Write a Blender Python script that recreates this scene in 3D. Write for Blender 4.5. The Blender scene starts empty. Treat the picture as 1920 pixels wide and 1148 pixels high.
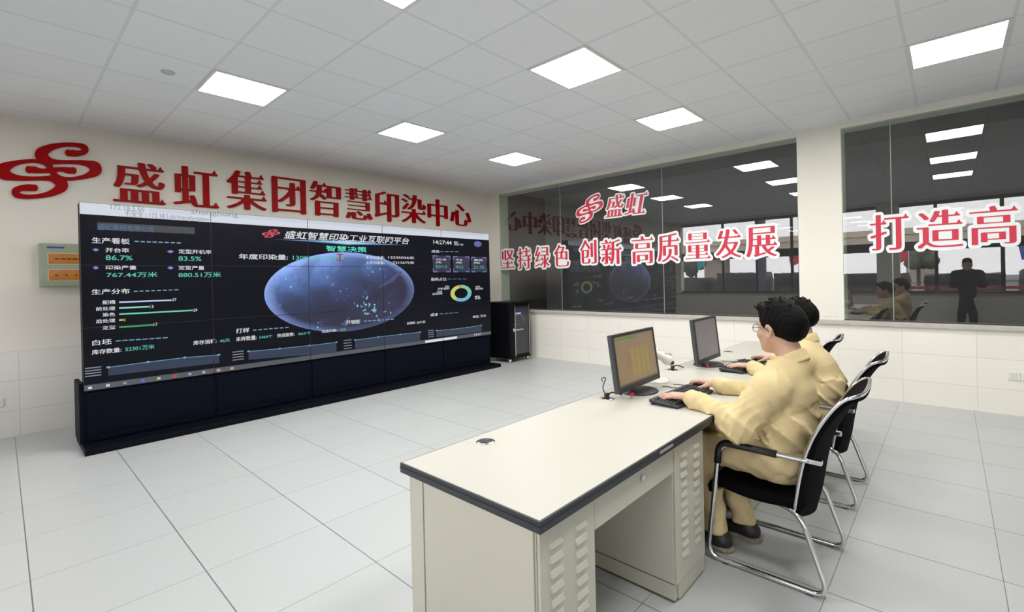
import bpy, bmesh, math, random
import numpy as np
from mathutils import Vector, Matrix
random.seed(7)
SC = bpy.context.scene
COL = SC.collection
H = 3.233            # ceiling height
FY = 5.58            # front wall plane
GX = 4.30            # glass wall plane
OX = -4.20           # wall behind the camera
RY = -6.0            # rear wall

# ------------------------------------------------------------------ camera
cam_d = bpy.data.cameras.new('camera')
cam = bpy.data.objects.new('camera', cam_d)
COL.objects.link(cam)
SC.camera = cam
_f, _yaw, _pit, _rol = (885.65561, 0.73095, -0.00334, -0.02255)
_cy, _sy = math.cos(_yaw), math.sin(_yaw)
_fw = Vector((_cy * math.cos(_pit), _sy * math.cos(_pit), math.sin(_pit)))
_rt = Vector((_sy, -_cy, 0.0))
_up = _rt.cross(_fw)
_r2 = math.cos(_rol) * _rt + math.sin(_rol) * _up
_u2 = -math.sin(_rol) * _rt + math.cos(_rol) * _up
_m = Matrix((( _r2.x, _u2.x, -_fw.x), (_r2.y, _u2.y, -_fw.y), (_r2.z, _u2.z, -_fw.z)))
cam.matrix_world = Matrix.Translation((-2.3985, -1.4322, 1.4589)) @ _m.to_4x4()
cam_d.sensor_fit = 'HORIZONTAL'
cam_d.sensor_width = 36.0
cam_d.lens = 36.0 * _f / 1920.0
cam_d.shift_x = -0.013579
cam_d.shift_y = -0.024421
cam_d.clip_start = 0.05
cam_d.clip_end = 400

# ------------------------------------------------------------------ world, exposure
W = bpy.data.worlds.new('sky')
SC.world = W
W.use_nodes = True
_bg = W.node_tree.nodes['Background']
_bg.inputs[0].default_value = (1.0, 0.93, 1.0, 1)
_bg.inputs[1].default_value = 4.5
SC.view_settings.view_transform = 'Standard'
SC.view_settings.look = 'None'
SC.view_settings.gamma = 1.0
SC.view_settings.use_curve_mapping = False
SC.view_settings.exposure = 0.76
SCREEN_GAIN = 0.61   # screens are dimmer than the lit room
PANEL = 20.5         # radiance of the ceiling light panels
SC.cycles.max_bounces = 10
SC.cycles.diffuse_bounces = 5
SC.cycles.glossy_bounces = 5
SC.cycles.transmission_bounces = 6
SC.cycles.transparent_max_bounces = 12
SC.cycles.caustics_reflective = False
SC.cycles.caustics_refractive = False
SC.cycles.use_denoising = True

# ------------------------------------------------------------------ tagging
def tag(o, label=None, cat=None, group=None, kind=None):
    if label: o['label'] = label
    if cat: o['category'] = cat
    if group: o['group'] = group
    if kind: o['kind'] = kind
    return o

def thing(name, label, cat, loc=(0, 0, 0), rz=0.0, group=None):
    o = bpy.data.objects.new(name, None)
    COL.objects.link(o)
    o.empty_display_size = 0.1
    o.location = loc
    o.rotation_euler = (0, 0, rz)
    return tag(o, label, cat, group)

def dup(root, loc, rz=0.0, label=None, group=None):
    r = root.copy(); COL.objects.link(r)
    r.location = loc; r.rotation_euler = (0, 0, rz)
    if label: r['label'] = label
    if group: r['group'] = group
    for ch in list(root.children):
        c = ch.copy(); COL.objects.link(c); c.parent = r
        for g in list(ch.children):
            d = g.copy(); COL.objects.link(d); d.parent = c
    return r

# ------------------------------------------------------------------ materials
MATS = {}
def mat(name, col, rough=0.5, metal=0.0, spec=0.5, var=0.04, vscale=8.0, bump=0.0, bscale=60.0, emit=0.0, ecol=None):
    if name in MATS: return MATS[name]
    m = bpy.data.materials.new(name); m.use_nodes = True
    nt = m.node_tree; b = nt.nodes['Principled BSDF']
    b.inputs['Roughness'].default_value = rough
    b.inputs['Metallic'].default_value = metal
    b.inputs['Specular IOR Level'].default_value = spec
    tc = nt.nodes.new('ShaderNodeTexCoord')
    nz = nt.nodes.new('ShaderNodeTexNoise'); nz.inputs['Scale'].default_value = vscale
    nz.inputs['Detail'].default_value = 3
    nt.links.new(tc.outputs['Object'], nz.inputs['Vector'])
    mx = nt.nodes.new('ShaderNodeMix'); mx.data_type = 'RGBA'
    mx.inputs[6].default_value = (*[max(0, c * (1 - var)) for c in col], 1)
    mx.inputs[7].default_value = (*[min(1, c * (1 + var)) for c in col], 1)
    nt.links.new(nz.outputs['Fac'], mx.inputs[0])
    nt.links.new(mx.outputs[2], b.inputs['Base Color'])
    if bump:
        n2 = nt.nodes.new('ShaderNodeTexNoise'); n2.inputs['Scale'].default_value = bscale
        n2.inputs['Detail'].default_value = 4
        nt.links.new(tc.outputs['Object'], n2.inputs['Vector'])
        bp = nt.nodes.new('ShaderNodeBump'); bp.inputs['Strength'].default_value = bump
        bp.inputs['Distance'].default_value = 0.01
        nt.links.new(n2.outputs['Fac'], bp.inputs['Height'])
        nt.links.new(bp.outputs['Normal'], b.inputs['Normal'])
    if emit:
        b.inputs['Emission Color'].default_value = (*(ecol or col), 1)
        b.inputs['Emission Strength'].default_value = emit
    MATS[name] = m
    return m

def glow(name, col, s=1.0):
    """self-lit screen pixels"""
    return mat(name, (0.01, 0.01, 0.012), rough=0.35, var=0, emit=s * SCREEN_GAIN, ecol=col)

def math_node(nt, op, a, b=None):
    n = nt.nodes.new('ShaderNodeMath'); n.operation = op
    for i, v in enumerate((a, b)):
        if v is None: continue
        if isinstance(v, (int, float)): n.inputs[i].default_value = v
        else: nt.links.new(v, n.inputs[i])
    return n.outputs[0]

def line_mask(nt, comp, origin, step, width):
    """1 on thin lines every `step` along one object coordinate"""
    d = math_node(nt, 'PINGPONG', math_node(nt, 'SUBTRACT', comp, origin), step / 2)
    return math_node(nt, 'LESS_THAN', d, width / 2)

def tile_mat(name, col, line, ax1, ax2, rough=0.35, spec=0.5, speck=0.0, dado=None, upper=None, bump=0.0, tilevar=0.02):
    """surface ruled into tiles in object coordinates; ax = (index, origin, step, linewidth)"""
    m = bpy.data.materials.new(name); m.use_nodes = True
    nt = m.node_tree; b = nt.nodes['Principled BSDF']
    b.inputs['Roughness'].default_value = rough
    b.inputs['Specular IOR Level'].default_value = spec
    tc = nt.nodes.new('ShaderNodeTexCoord')
    sp = nt.nodes.new('ShaderNodeSeparateXYZ'); nt.links.new(tc.outputs['Object'], sp.inputs[0])
    l1 = line_mask(nt, sp.outputs[ax1[0]], *ax1[1:]); l2 = line_mask(nt, sp.outputs[ax2[0]], *ax2[1:])
    ln = math_node(nt, 'MAXIMUM', l1, l2)
    # tone of each tile
    cells = nt.nodes.new('ShaderNodeCombineXYZ')
    for i, a in enumerate((ax1, ax2)):
        c = math_node(nt, 'FLOOR', math_node(nt, 'DIVIDE', math_node(nt, 'SUBTRACT', sp.outputs[a[0]], a[1]), a[2]))
        nt.links.new(c, cells.inputs[i])
    wn = nt.nodes.new('ShaderNodeTexWhiteNoise'); nt.links.new(cells.outputs[0], wn.inputs['Vector'])
    mx = nt.nodes.new('ShaderNodeMix'); mx.data_type = 'RGBA'
    mx.inputs[6].default_value = (*[c * (1 - tilevar) for c in col], 1)
    mx.inputs[7].default_value = (*[min(1, c * (1 + tilevar)) for c in col], 1)
    nt.links.new(wn.outputs['Value'], mx.inputs[0])
    out = mx.outputs[2]
    if speck:
        nz = nt.nodes.new('ShaderNodeTexNoise'); nz.inputs['Scale'].default_value = 260
        nz.inputs['Detail'].default_value = 2
        nt.links.new(tc.outputs['Object'], nz.inputs['Vector'])
        rp = nt.nodes.new('ShaderNodeMapRange'); rp.inputs[1].default_value = 0.30; rp.inputs[2].default_value = 0.55
        rp.inputs[3].default_value = 1 - speck; rp.inputs[4].default_value = 1.0
        nt.links.new(nz.outputs['Fac'], rp.inputs[0])
        m2 = nt.nodes.new('ShaderNodeMix'); m2.data_type = 'RGBA'; m2.blend_type = 'MULTIPLY'
        m2.inputs[0].default_value = 1
        nt.links.new(out, m2.inputs[6]); nt.links.new(rp.outputs[0], m2.inputs[7])
        out = m2.outputs[2]
    ml = nt.nodes.new('ShaderNodeMix'); ml.data_type = 'RGBA'
    nt.links.new(ln, ml.inputs[0]); nt.links.new(out, ml.inputs[6]); ml.inputs[7].default_value = (*line, 1)
    out = ml.outputs[2]
    if dado:
        up = math_node(nt, 'GREATER_THAN', sp.outputs[2], dado)
        md = nt.nodes.new('ShaderNodeMix'); md.data_type = 'RGBA'
        nt.links.new(up, md.inputs[0]); nt.links.new(out, md.inputs[6]); md.inputs[7].default_value = (*upper, 1)
        out = md.outputs[2]
        rr = math_node(nt, 'MULTIPLY_ADD', up, 0.45); nt.nodes[-1].inputs[2].default_value = rough
        nt.links.new(rr, b.inputs['Roughness'])
    nt.links.new(out, b.inputs['Base Color'])
    if bump:
        bp = nt.nodes.new('ShaderNodeBump'); bp.inputs['Strength'].default_value = bump; bp.inputs['Distance'].default_value = 0.004
        iv = math_node(nt, 'SUBTRACT', 1.0, ln)
        nt.links.new(iv, bp.inputs['Height']); nt.links.new(bp.outputs['Normal'], b.inputs['Normal'])
    return m

def glass_mat(name, tint=(0.80, 0.86, 0.82), ior=2.15):
    m = bpy.data.materials.new(name); m.use_nodes = True
    nt = m.node_tree; nt.nodes.remove(nt.nodes['Principled BSDF'])
    o = nt.nodes['Material Output']
    tr = nt.nodes.new('ShaderNodeBsdfTransparent'); tr.inputs[0].default_value = (*tint, 1)
    gl = nt.nodes.new('ShaderNodeBsdfGlossy'); gl.inputs['Roughness'].default_value = 0.0
    gl.inputs[0].default_value = (1.0, 1.0, 0.99, 1)
    fr = nt.nodes.new('ShaderNodeFresnel')
    ge = nt.nodes.new('ShaderNodeNewGeometry')
    ir = nt.nodes.new('ShaderNodeMix'); nt.links.new(ge.outputs['Backfacing'], ir.inputs[0])
    ir.inputs[2].default_value = ior; ir.inputs[3].default_value = 1 / ior      # a thin pane reflects the same from both sides
    nt.links.new(ir.outputs[0], fr.inputs[0])
    mx = nt.nodes.new('ShaderNodeMixShader')
    nt.links.new(fr.outputs[0], mx.inputs[0]); nt.links.new(tr.outputs[0], mx.inputs[1]); nt.links.new(gl.outputs[0], mx.inputs[2])
    nt.links.new(mx.outputs[0], o.inputs[0])
    return m

# ------------------------------------------------------------------ mesh helpers
def obj(name, bm, m, parent=None, smooth=False, bevel=0.0, seg=2, weld=True):
    me = bpy.data.meshes.new(name)
    if isinstance(bm, bmesh.types.BMesh):
        bmesh.ops.recalc_face_normals(bm, faces=bm.faces)
        bm.to_mesh(me); bm.free()
    else:
        me = bm
    o = bpy.data.objects.new(name, me)
    COL.objects.link(o)
    if m is not None:
        me.materials.clear(); me.materials.append(m)
    if parent: o.parent = parent
    if smooth:
        for p in me.polygons: p.use_smooth = True
    if bevel:
        md = o.modifiers.new('bevel', 'BEVEL'); md.width = bevel; md.segments = seg
        md.limit_method = 'ANGLE'; md.angle_limit = math.radians(40)
        for p in me.polygons: p.use_smooth = True
        o.modifiers.new('wn', 'WEIGHTED_NORMAL').keep_sharp = True
    return o

def box(bm, x0, x1, y0, y1, z0, z1):
    v = [bm.verts.new((x, y, z)) for z in (z0, z1) for y in (y0, y1) for x in (x0, x1)]
    for f in ((0, 2, 3, 1), (4, 5, 7, 6), (0, 1, 5, 4), (2, 6, 7, 3), (0, 4, 6, 2), (1, 3, 7, 5)):
        bm.faces.new([v[i] for i in f])
    return v

def boxes(*L):
    bm = bmesh.new()
    for b in L: box(bm, *b)
    return bm

def tube(bm, pts, r, n=10, cap=True):
    pts = [Vector(p) for p in pts]
    rs = r if isinstance(r, (list, tuple)) else [r] * len(pts)
    t = [(pts[min(i + 1, len(pts) - 1)] - pts[max(i - 1, 0)]).normalized() for i in range(len(pts))]
    up = Vector((0, 0, 1)) if abs(t[0].z) < 0.9 else Vector((0, 1, 0))
    a = t[0].cross(up).normalized()
    rings = []
    for i, p in enumerate(pts):
        a = (a - t[i] * a.dot(t[i])).normalized()
        b = t[i].cross(a)
        rings.append([bm.verts.new(p + rs[i] * (math.cos(2 * math.pi * k / n) * a + math.sin(2 * math.pi * k / n) * b)) for k in range(n)])
    for i in range(len(rings) - 1):
        for k in range(n):
            bm.faces.new((rings[i][k], rings[i][(k + 1) % n], rings[i + 1][(k + 1) % n], rings[i + 1][k]))
    if cap:
        bm.faces.new(rings[0][::-1]); bm.faces.new(rings[-1])
    return bm

def tubes(pts, r, n=10): return tube(bmesh.new(), pts, r, n)

def smooth_path(pts, rad, n=6):
    """polyline with its corners rounded"""
    P = [Vector(p) for p in pts]; out = [P[0]]
    for i in range(1, len(P) - 1):
        a, b, c = P[i - 1], P[i], P[i + 1]
        ra = min(rad, (a - b).length * 0.49, (c - b).length * 0.49)
        s, e = b + (a - b).normalized() * ra, b + (c - b).normalized() * ra
        for k in range(n + 1):
            u = k / n
            out.append((1 - u) ** 2 * s + 2 * u * (1 - u) * b + u * u * e)
    out.append(P[-1])
    return out

def spline(pts, n=6):
    P = [Vector(p) for p in pts]; Q = [2 * P[0] - P[1]] + P + [2 * P[-1] - P[-2]]; out = []
    for i in range(1, len(Q) - 2):
        for k in range(n):
            u = k / n; a, b, c, d = Q[i - 1:i + 3]
            out.append(0.5 * (2 * b + (c - a) * u + (2 * a - 5 * b + 4 * c - d) * u * u + (-a + 3 * b - 3 * c + d) * u ** 3))
    out.append(P[-1])
    return out

def lathe(bm, prof, c=(0, 0, 0), n=24):
    rings = []
    for r, z in prof:
        rings.append([bm.verts.new((c[0] + r * math.cos(2 * math.pi * k / n), c[1] + r * math.sin(2 * math.pi * k / n), c[2] + z)) for k in range(n)])
    for i in range(len(rings) - 1):
        for k in range(n):
            bm.faces.new((rings[i][k], rings[i][(k + 1) % n], rings[i + 1][(k + 1) % n], rings[i + 1][k]))
    bm.faces.new(rings[0][::-1]); bm.faces.new(rings[-1])
    return bm

# ------------------------------------------------------------------ lettering
def glyph(ch):
    """outline loops of one character, in em units"""
    cu = bpy.data.curves.new('tmp', 'FONT'); cu.body = ch
    ob = bpy.data.objects.new('tmp', cu); COL.objects.link(ob)
    dg = bpy.context.evaluated_depsgraph_get(); dg.update()
    c2 = ob.to_curve(dg)
    loops = []
    for s in c2.splines:
        P = []
        bp = s.bezier_points; n = len(bp)
        for i in range(n):
            a, b = bp[i], bp[(i + 1) % n]
            p0, p1, p2, p3 = a.co, a.handle_right, b.handle_left, b.co
            L = (p3 - p0).length
            straight = abs((p1 - p0).cross(p3 - p0).length) < 1e-4 * max(L, 1e-6) + 1e-6 and abs((p2 - p0).cross(p3 - p0).length) < 1e-4 * max(L, 1e-6) + 1e-6
            k = 1 if straight else 5
            for j in range(k):
                u = j / k
                q = (1 - u) ** 3 * p0 + 3 * u * (1 - u) ** 2 * p1 + 3 * u * u * (1 - u) * p2 + u ** 3 * p3
                if not P or (Vector((q.x, q.y)) - P[-1]).length > 1e-4: P.append(Vector((q.x, q.y)))
        if len(P) > 2 and (P[0] - P[-1]).length < 1e-4: P.pop()
        if len(P) > 2: loops.append(P)
    ob.to_curve_clear()
    bpy.data.objects.remove(ob); bpy.data.curves.remove(cu)
    return loops

def area(P): return 0.5 * sum(P[i].x * P[(i + 1) % len(P)].y - P[(i + 1) % len(P)].x * P[i].y for i in range(len(P)))

def seg_dist(loops, X, Y):
    """signed distance to a set of closed loops (even-odd inside)"""
    d = np.full(X.shape, 9.0); ins = np.zeros(X.shape, bool)
    for P in loops:
        for a, b in zip(P, P[1:] + P[:1]):
            vx, vy = b.x - a.x, b.y - a.y; L = vx * vx + vy * vy
            if L < 1e-12: continue
            t = np.clip(((X - a.x) * vx + (Y - a.y) * vy) / L, 0, 1)
            d = np.minimum(d, (X - a.x - t * vx) ** 2 + (Y - a.y - t * vy) ** 2)
            if (a.y > Y.min() - 1) and a.y != b.y:
                c = ((a.y <= Y) & (b.y > Y)) | ((b.y <= Y) & (a.y > Y))
                ins ^= c & (X < a.x + (Y - a.y) / (b.y - a.y) * vx)
    d = np.sqrt(d)
    return np.where(ins, -d, d)

def contour(d, x0, y0, h):
    """closed iso-lines of a grid of distances"""
    nx, ny = d.shape
    segs = {}
    ins = d < 0
    code = ins[:-1, :-1] * 1 + ins[1:, :-1] * 2 + ins[1:, 1:] * 4 + ins[:-1, 1:] * 8
    TAB = {1: [(3, 0)], 2: [(0, 1)], 3: [(3, 1)], 4: [(1, 2)], 5: [(3, 2), (1, 0)], 6: [(0, 2)], 7: [(3, 2)], 8: [(2, 3)], 9: [(2, 0)], 10: [(0, 3), (2, 1)], 11: [(2, 1)], 12: [(1, 3)], 13: [(1, 0)], 14: [(0, 3)]}
    def eid(i, j, e): return ((i, j, 0), (i + 1, j, 1), (i, j + 1, 0), (i, j, 1))[e]
    for i, j in np.argwhere((code > 0) & (code < 15)):
        for a, b in TAB[int(code[i, j])]: segs[eid(i, j, a)] = eid(i, j, b)
    def pt(k):
        i, j, v = k
        a = d[i, j]; b = d[i, j + 1] if v else d[i + 1, j]
        t = a / (a - b)
        return Vector((x0 + h * (i + (0 if v else t)), y0 + h * (j + (t if v else 0))))
    loops = []
    while segs:
        k0 = k = next(iter(segs)); P = []
        while k in segs:
            P.append(pt(k)); k = segs.pop(k)
        if len(P) > 5:
            Q = [P[i] for i in range(len(P)) if i == 0 or abs((P[i] - P[i - 1]).cross(P[(i + 1) % len(P)] - P[i])) > 2e-3 * h * h or i % 12 == 0]
            if len(Q) > 3 and abs(area(Q)) > 4 * h * h: loops.append(Q)
    return loops

def roll_ext(d, n, ax, fn):
    out = d.copy()
    for k in range(1, n + 1):
        for s in (k, -k):
            r = np.full_like(d, 9.0 if fn is np.minimum else d.max())
            a = [slice(None)] * 2; b = [slice(None)] * 2
            a[ax] = slice(s, None) if s > 0 else slice(None, s); b[ax] = slice(None, -s) if s > 0 else slice(-s, None)
            r[tuple(a)] = d[tuple(b)]
            out = fn(out, r)
    return out

def serif_style(loops, dx=0.030, dy=0.013, margin=0.0):
    """heavy uprights, thin level strokes and a small triangular stop at the right end of level strokes"""
    sgn = 1 if area(max(loops, key=lambda P: abs(area(P)))) > 0 else -1
    tris = []
    for P in loops:
        n = len(P)
        N = []
        for i in range(n):
            e = (P[(i + 1) % n] - P[i]).normalized(); N.append(Vector((e.y, -e.x)) * sgn)
        for i in range(n):
            a, b = P[i], P[(i + 1) % n]
            if N[i].x > 0.97 and 0.03 < (b - a).length < 0.1 and (a - P[i - 1]).length > 0.1 and (P[(i + 2) % n] - b).length > 0.1 and abs(N[i - 1].y) > 0.97 and abs(N[(i + 1) % n].y) > 0.97:
                t, lo = max(a.y, b.y), min(a.y, b.y)
                tris.append([Vector((a.x - .11, lo + .02)), Vector((a.x + .022, lo + .015)), Vector((a.x - .035, t + .065))])
    h = 0.0075
    xs = [p.x for P in loops for p in P]; ys = [p.y for P in loops for p in P]
    x0, y0 = min(xs) - .12 - margin, min(ys) - .12 - margin
    X, Y = np.meshgrid(np.arange(x0, max(xs) + .12 + margin, h), np.arange(y0, max(ys) + .12 + margin, h), indexing='ij')
    d = seg_dist(loops, X, Y)
    d = roll_ext(d, int(round(dy / h)), 1, np.maximum)
    d = roll_ext(d, int(round(dx / h)), 0, np.minimum)
    for t in tris: d = np.minimum(d, seg_dist([t], X, Y))
    out = contour(d, x0, y0, h)
    if margin:
        # distance from the widened strokes, then the outer margin
        m = contour(seg_dist(out, X, Y) - margin, x0, y0, h)
        big = max(m, key=lambda P: abs(area(P))); s = 1 if area(big) > 0 else -1
        return out, [P for P in m if area(P) * s > 0]
    return out

def fit(loops, x0, x1, y0, y1, shear=0.0, ref=None):
    xs = [p.x + shear * p.y for P in (ref or loops) for p in P]; ys = [p.y for P in (ref or loops) for p in P]
    a, b, c, d = min(xs), max(xs), min(ys), max(ys)
    return [[Vector((x0 + (p.x + shear * p.y - a) / (b - a) * (x1 - x0), y0 + (p.y - c) / (d - c) * (y1 - y0))) for p in P] for P in loops]

def curve_mesh(loops, extrude=0.0, bevel=0.0, fill=True, tube_r=0.0):
    cu = bpy.data.curves.new('tmp', 'CURVE')
    cu.dimensions = '2D' if fill else '3D'
    if fill: cu.fill_mode = 'BOTH'
    cu.extrude = extrude; cu.bevel_depth = tube_r if not fill else bevel; cu.bevel_resolution = 1
    for P in loops:
        s = cu.splines.new('POLY'); s.points.add(len(P) - 1); s.use_cyclic_u = True
        for q, p in zip(s.points, P): q.co = (p.x, p.y, 0, 1)
    ob = bpy.data.objects.new('tmp', cu); COL.objects.link(ob)
    dg = bpy.context.evaluated_depsgraph_get(); dg.update()
    me = bpy.data.meshes.new_from_object(ob.evaluated_get(dg))
    bpy.data.objects.remove(ob); bpy.data.curves.remove(cu)
    return me

FRONT = Matrix(((1, 0, 0, 0), (0, 0, -1, 0), (0, 1, 0, 0), (0, 0, 0, 1)))      # text plane -> faces -y
SIDE = Matrix(((0, 0, -1, 0), (-1, 0, 0, 0), (0, 1, 0, 0), (0, 0, 0, 1)))      # text plane -> faces -x, reads towards -y

def text_mesh(s, bold=0.0, shear=0.0):
    cu = bpy.data.curves.new('tmp', 'FONT'); cu.body = s; cu.offset = bold; cu.shear = shear; cu.resolution_u = 3
    ob = bpy.data.objects.new('tmp', cu); COL.objects.link(ob)
    dg = bpy.context.evaluated_depsgraph_get(); dg.update()
    me = bpy.data.meshes.new_from_object(ob.evaluated_get(dg))
    bpy.data.objects.remove(ob); bpy.data.curves.remove(cu)
    return me

def fit_mesh(me, x0, x1, y0, y1):
    n = len(me.vertices); co = np.empty(n * 3); me.vertices.foreach_get('co', co); co = co.reshape(-1, 3)
    lo, hi = co.min(0), co.max(0)
    co[:, 0] = x0 + (co[:, 0] - lo[0]) / max(hi[0] - lo[0], 1e-6) * (x1 - x0)
    co[:, 1] = y0 + (co[:, 1] - lo[1]) / max(hi[1] - lo[1], 1e-6) * (y1 - y0)
    me.vertices.foreach_set('co', co.ravel()); me.update()
    return me

# ------------------------------------------------------------------ implicit surfaces for bodies and cloth
class Field:
    def __init__(self, lo, hi, h):
        self.h = h; self.lo = np.array(lo, float)
        n = np.ceil((np.array(hi) - self.lo) / h).astype(int) + 1
        ax = [self.lo[i] + h * np.arange(n[i]) for i in range(3)]
        self.X, self.Y, self.Z = np.meshgrid(*ax, indexing='ij')
        self.d = np.full(self.X.shape, 9.0)
    def sl(self, lo, hi):
        a = np.clip(np.floor((np.array(lo) - self.lo) / self.h).astype(int), 0, None)
        b = np.clip(np.ceil((np.array(hi) - self.lo) / self.h).astype(int) + 1, 0, np.array(self.d.shape))
        b = np.maximum(a, b)
        return tuple(slice(int(i), int(j)) for i, j in zip(a, b))
    def put(self, s, d, k, op='add'):
        if d.size == 0: return
        c = self.d[s]
        if op == 'add':
            if k > 0:
                hh = np.clip(0.5 + 0.5 * (c - d) / k, 0, 1)
                self.d[s] = c * (1 - hh) + d * hh - k * hh * (1 - hh)
            else: self.d[s] = np.minimum(c, d)
        elif op == 'cut':
            self.d[s] = np.maximum(c, -d)
    def cap(self, a, b, ra, rb=None, k=0.03, sx=1.0, op='add'):
        a, b = np.array(a, float), np.array(b, float); rb = ra if rb is None else rb
        m = (max(ra, rb) + 2.2 * k + 0.02) * max(sx, 1.0)
        s = self.sl(np.minimum(a, b) - m, np.maximum(a, b) + m)
        x, y, z = (self.X[s] - a[0]) / sx, self.Y[s] - a[1], self.Z[s] - a[2]
        v = b - a; v = v / np.array([sx, 1, 1]); L = max(v @ v, 1e-12)
        t = np.clip((x * v[0] + y * v[1] + z * v[2]) / L, 0, 1)
        d = np.sqrt((x - t * v[0]) ** 2 + (y - t * v[1]) ** 2 + (z - t * v[2]) ** 2) - (ra + (rb - ra) * t)
        self.put(s, d, k, op)
    def ell(self, c, r, R=None, k=0.03, op='add'):
        c = np.array(c, float); m = max(r) + 2.2 * k + 0.02
        s = self.sl(c - m, c + m)
        P = np.stack([self.X[s] - c[0], self.Y[s] - c[1], self.Z[s] - c[2]], -1)
        if R is not None: P = P @ np.array(R)          # columns of R are the local axes
        r = np.array(r, float)
        k0 = np.sqrt(((P / r) ** 2).sum(-1)); k1 = np.sqrt(((P / r ** 2) ** 2).sum(-1))
        self.put(s, k0 * (k0 - 1) / np.maximum(k1, 1e-9), k, op)
    def mesh(self):
        """naive surface nets"""
        d = self.d; h = self.h
        ins = d < 0
        c = np.zeros(tuple(n - 1 for n in d.shape), int)
        corners = [(i, j, k) for i in (0, 1) for j in (0, 1) for k in (0, 1)]
        def cs(o): return tuple(slice(o[i], d.shape[i] - 1 + o[i]) for i in range(3))
        for o in corners: c += ins[cs(o)]
        act = (c > 0) & (c < 8)
        idx = np.full(act.shape, -1); ids = np.argwhere(act); idx[act] = np.arange(len(ids))
        acc = np.zeros((len(ids), 3)); cnt = np.zeros(len(ids))
        for a in range(8):
            for ax in range(3):
                o = corners[a]
                if o[ax]: continue
                o2 = list(o); o2[ax] = 1
                da = d[tuple((ids + o).T)]; db = d[tuple((ids + o2).T)]
                m = (da < 0) != (db < 0)
                t = np.where(m, da / np.where(m, da - db, 1), 0)
                p = np.array(o, float)[None] + 0 * acc; p[:, ax] += t
                acc[m] += p[m]; cnt[m] += 1
        V = (ids + acc / np.maximum(cnt, 1)[:, None]) * h + self.lo
        F = []
        for ax in range(3):
            n = d.shape
            s0 = [slice(1, n[i] - 1) for i in range(3)]; s0[ax] = slice(0, n[ax] - 1)
            s1 = list(s0); s1[ax] = slice(1, n[ax])
            A, B = ins[tuple(s0)], ins[tuple(s1)]
            E = np.argwhere(A != B); flip = A[tuple(E.T)]
            E = E + [0 if i == ax else 1 for i in range(3)]
            u, w = (ax + 1) % 3, (ax + 2) % 3
            q = []
            for du, dw in ((0, 0), (-1, 0), (-1, -1), (0, -1)):
                e = E.copy(); e[:, u] += du; e[:, w] += dw; q.append(idx[tuple(e.T)])
            q = np.stack(q, 1)
            q[~flip] = q[~flip][:, ::-1]
            F.append(q[(q >= 0).all(1)])
        return V, np.concatenate(F)

def relax(V, F, it=2, lam=0.5):
    n = len(V); a = np.concatenate([F[:, [0, 1]], F[:, [1, 2]], F[:, [2, 3]], F[:, [3, 0]]])
    a = np.concatenate([a, a[:, ::-1]])
    for _ in range(it):
        S = np.zeros_like(V); c = np.zeros(n)
        np.add.at(S, a[:, 0], V[a[:, 1]]); np.add.at(c, a[:, 0], 1)
        V = V + lam * (S / np.maximum(c, 1)[:, None] - V)
    return V

def field_obj(name, parts, m, parent=None, it=2):
    """parts: list of Fields (or (V,F)); joined into one mesh"""
    VV, FF, o = [], [], 0
    for f in parts:
        V, F = f.mesh() if isinstance(f, Field) else f
        V = relax(V, F, it)
        VV.append(V); FF.append(F + o); o += len(V)
    me = bpy.data.meshes.new(name)
    V = np.concatenate(VV); F = np.concatenate(FF)
    me.from_pydata(V.tolist(), [], F.tolist()); me.update()
    ob = bpy.data.objects.new(name, me); COL.objects.link(ob)
    me.materials.append(m)
    for p in me.polygons: p.use_smooth = True
    if parent: ob.parent = parent
    return ob

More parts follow.
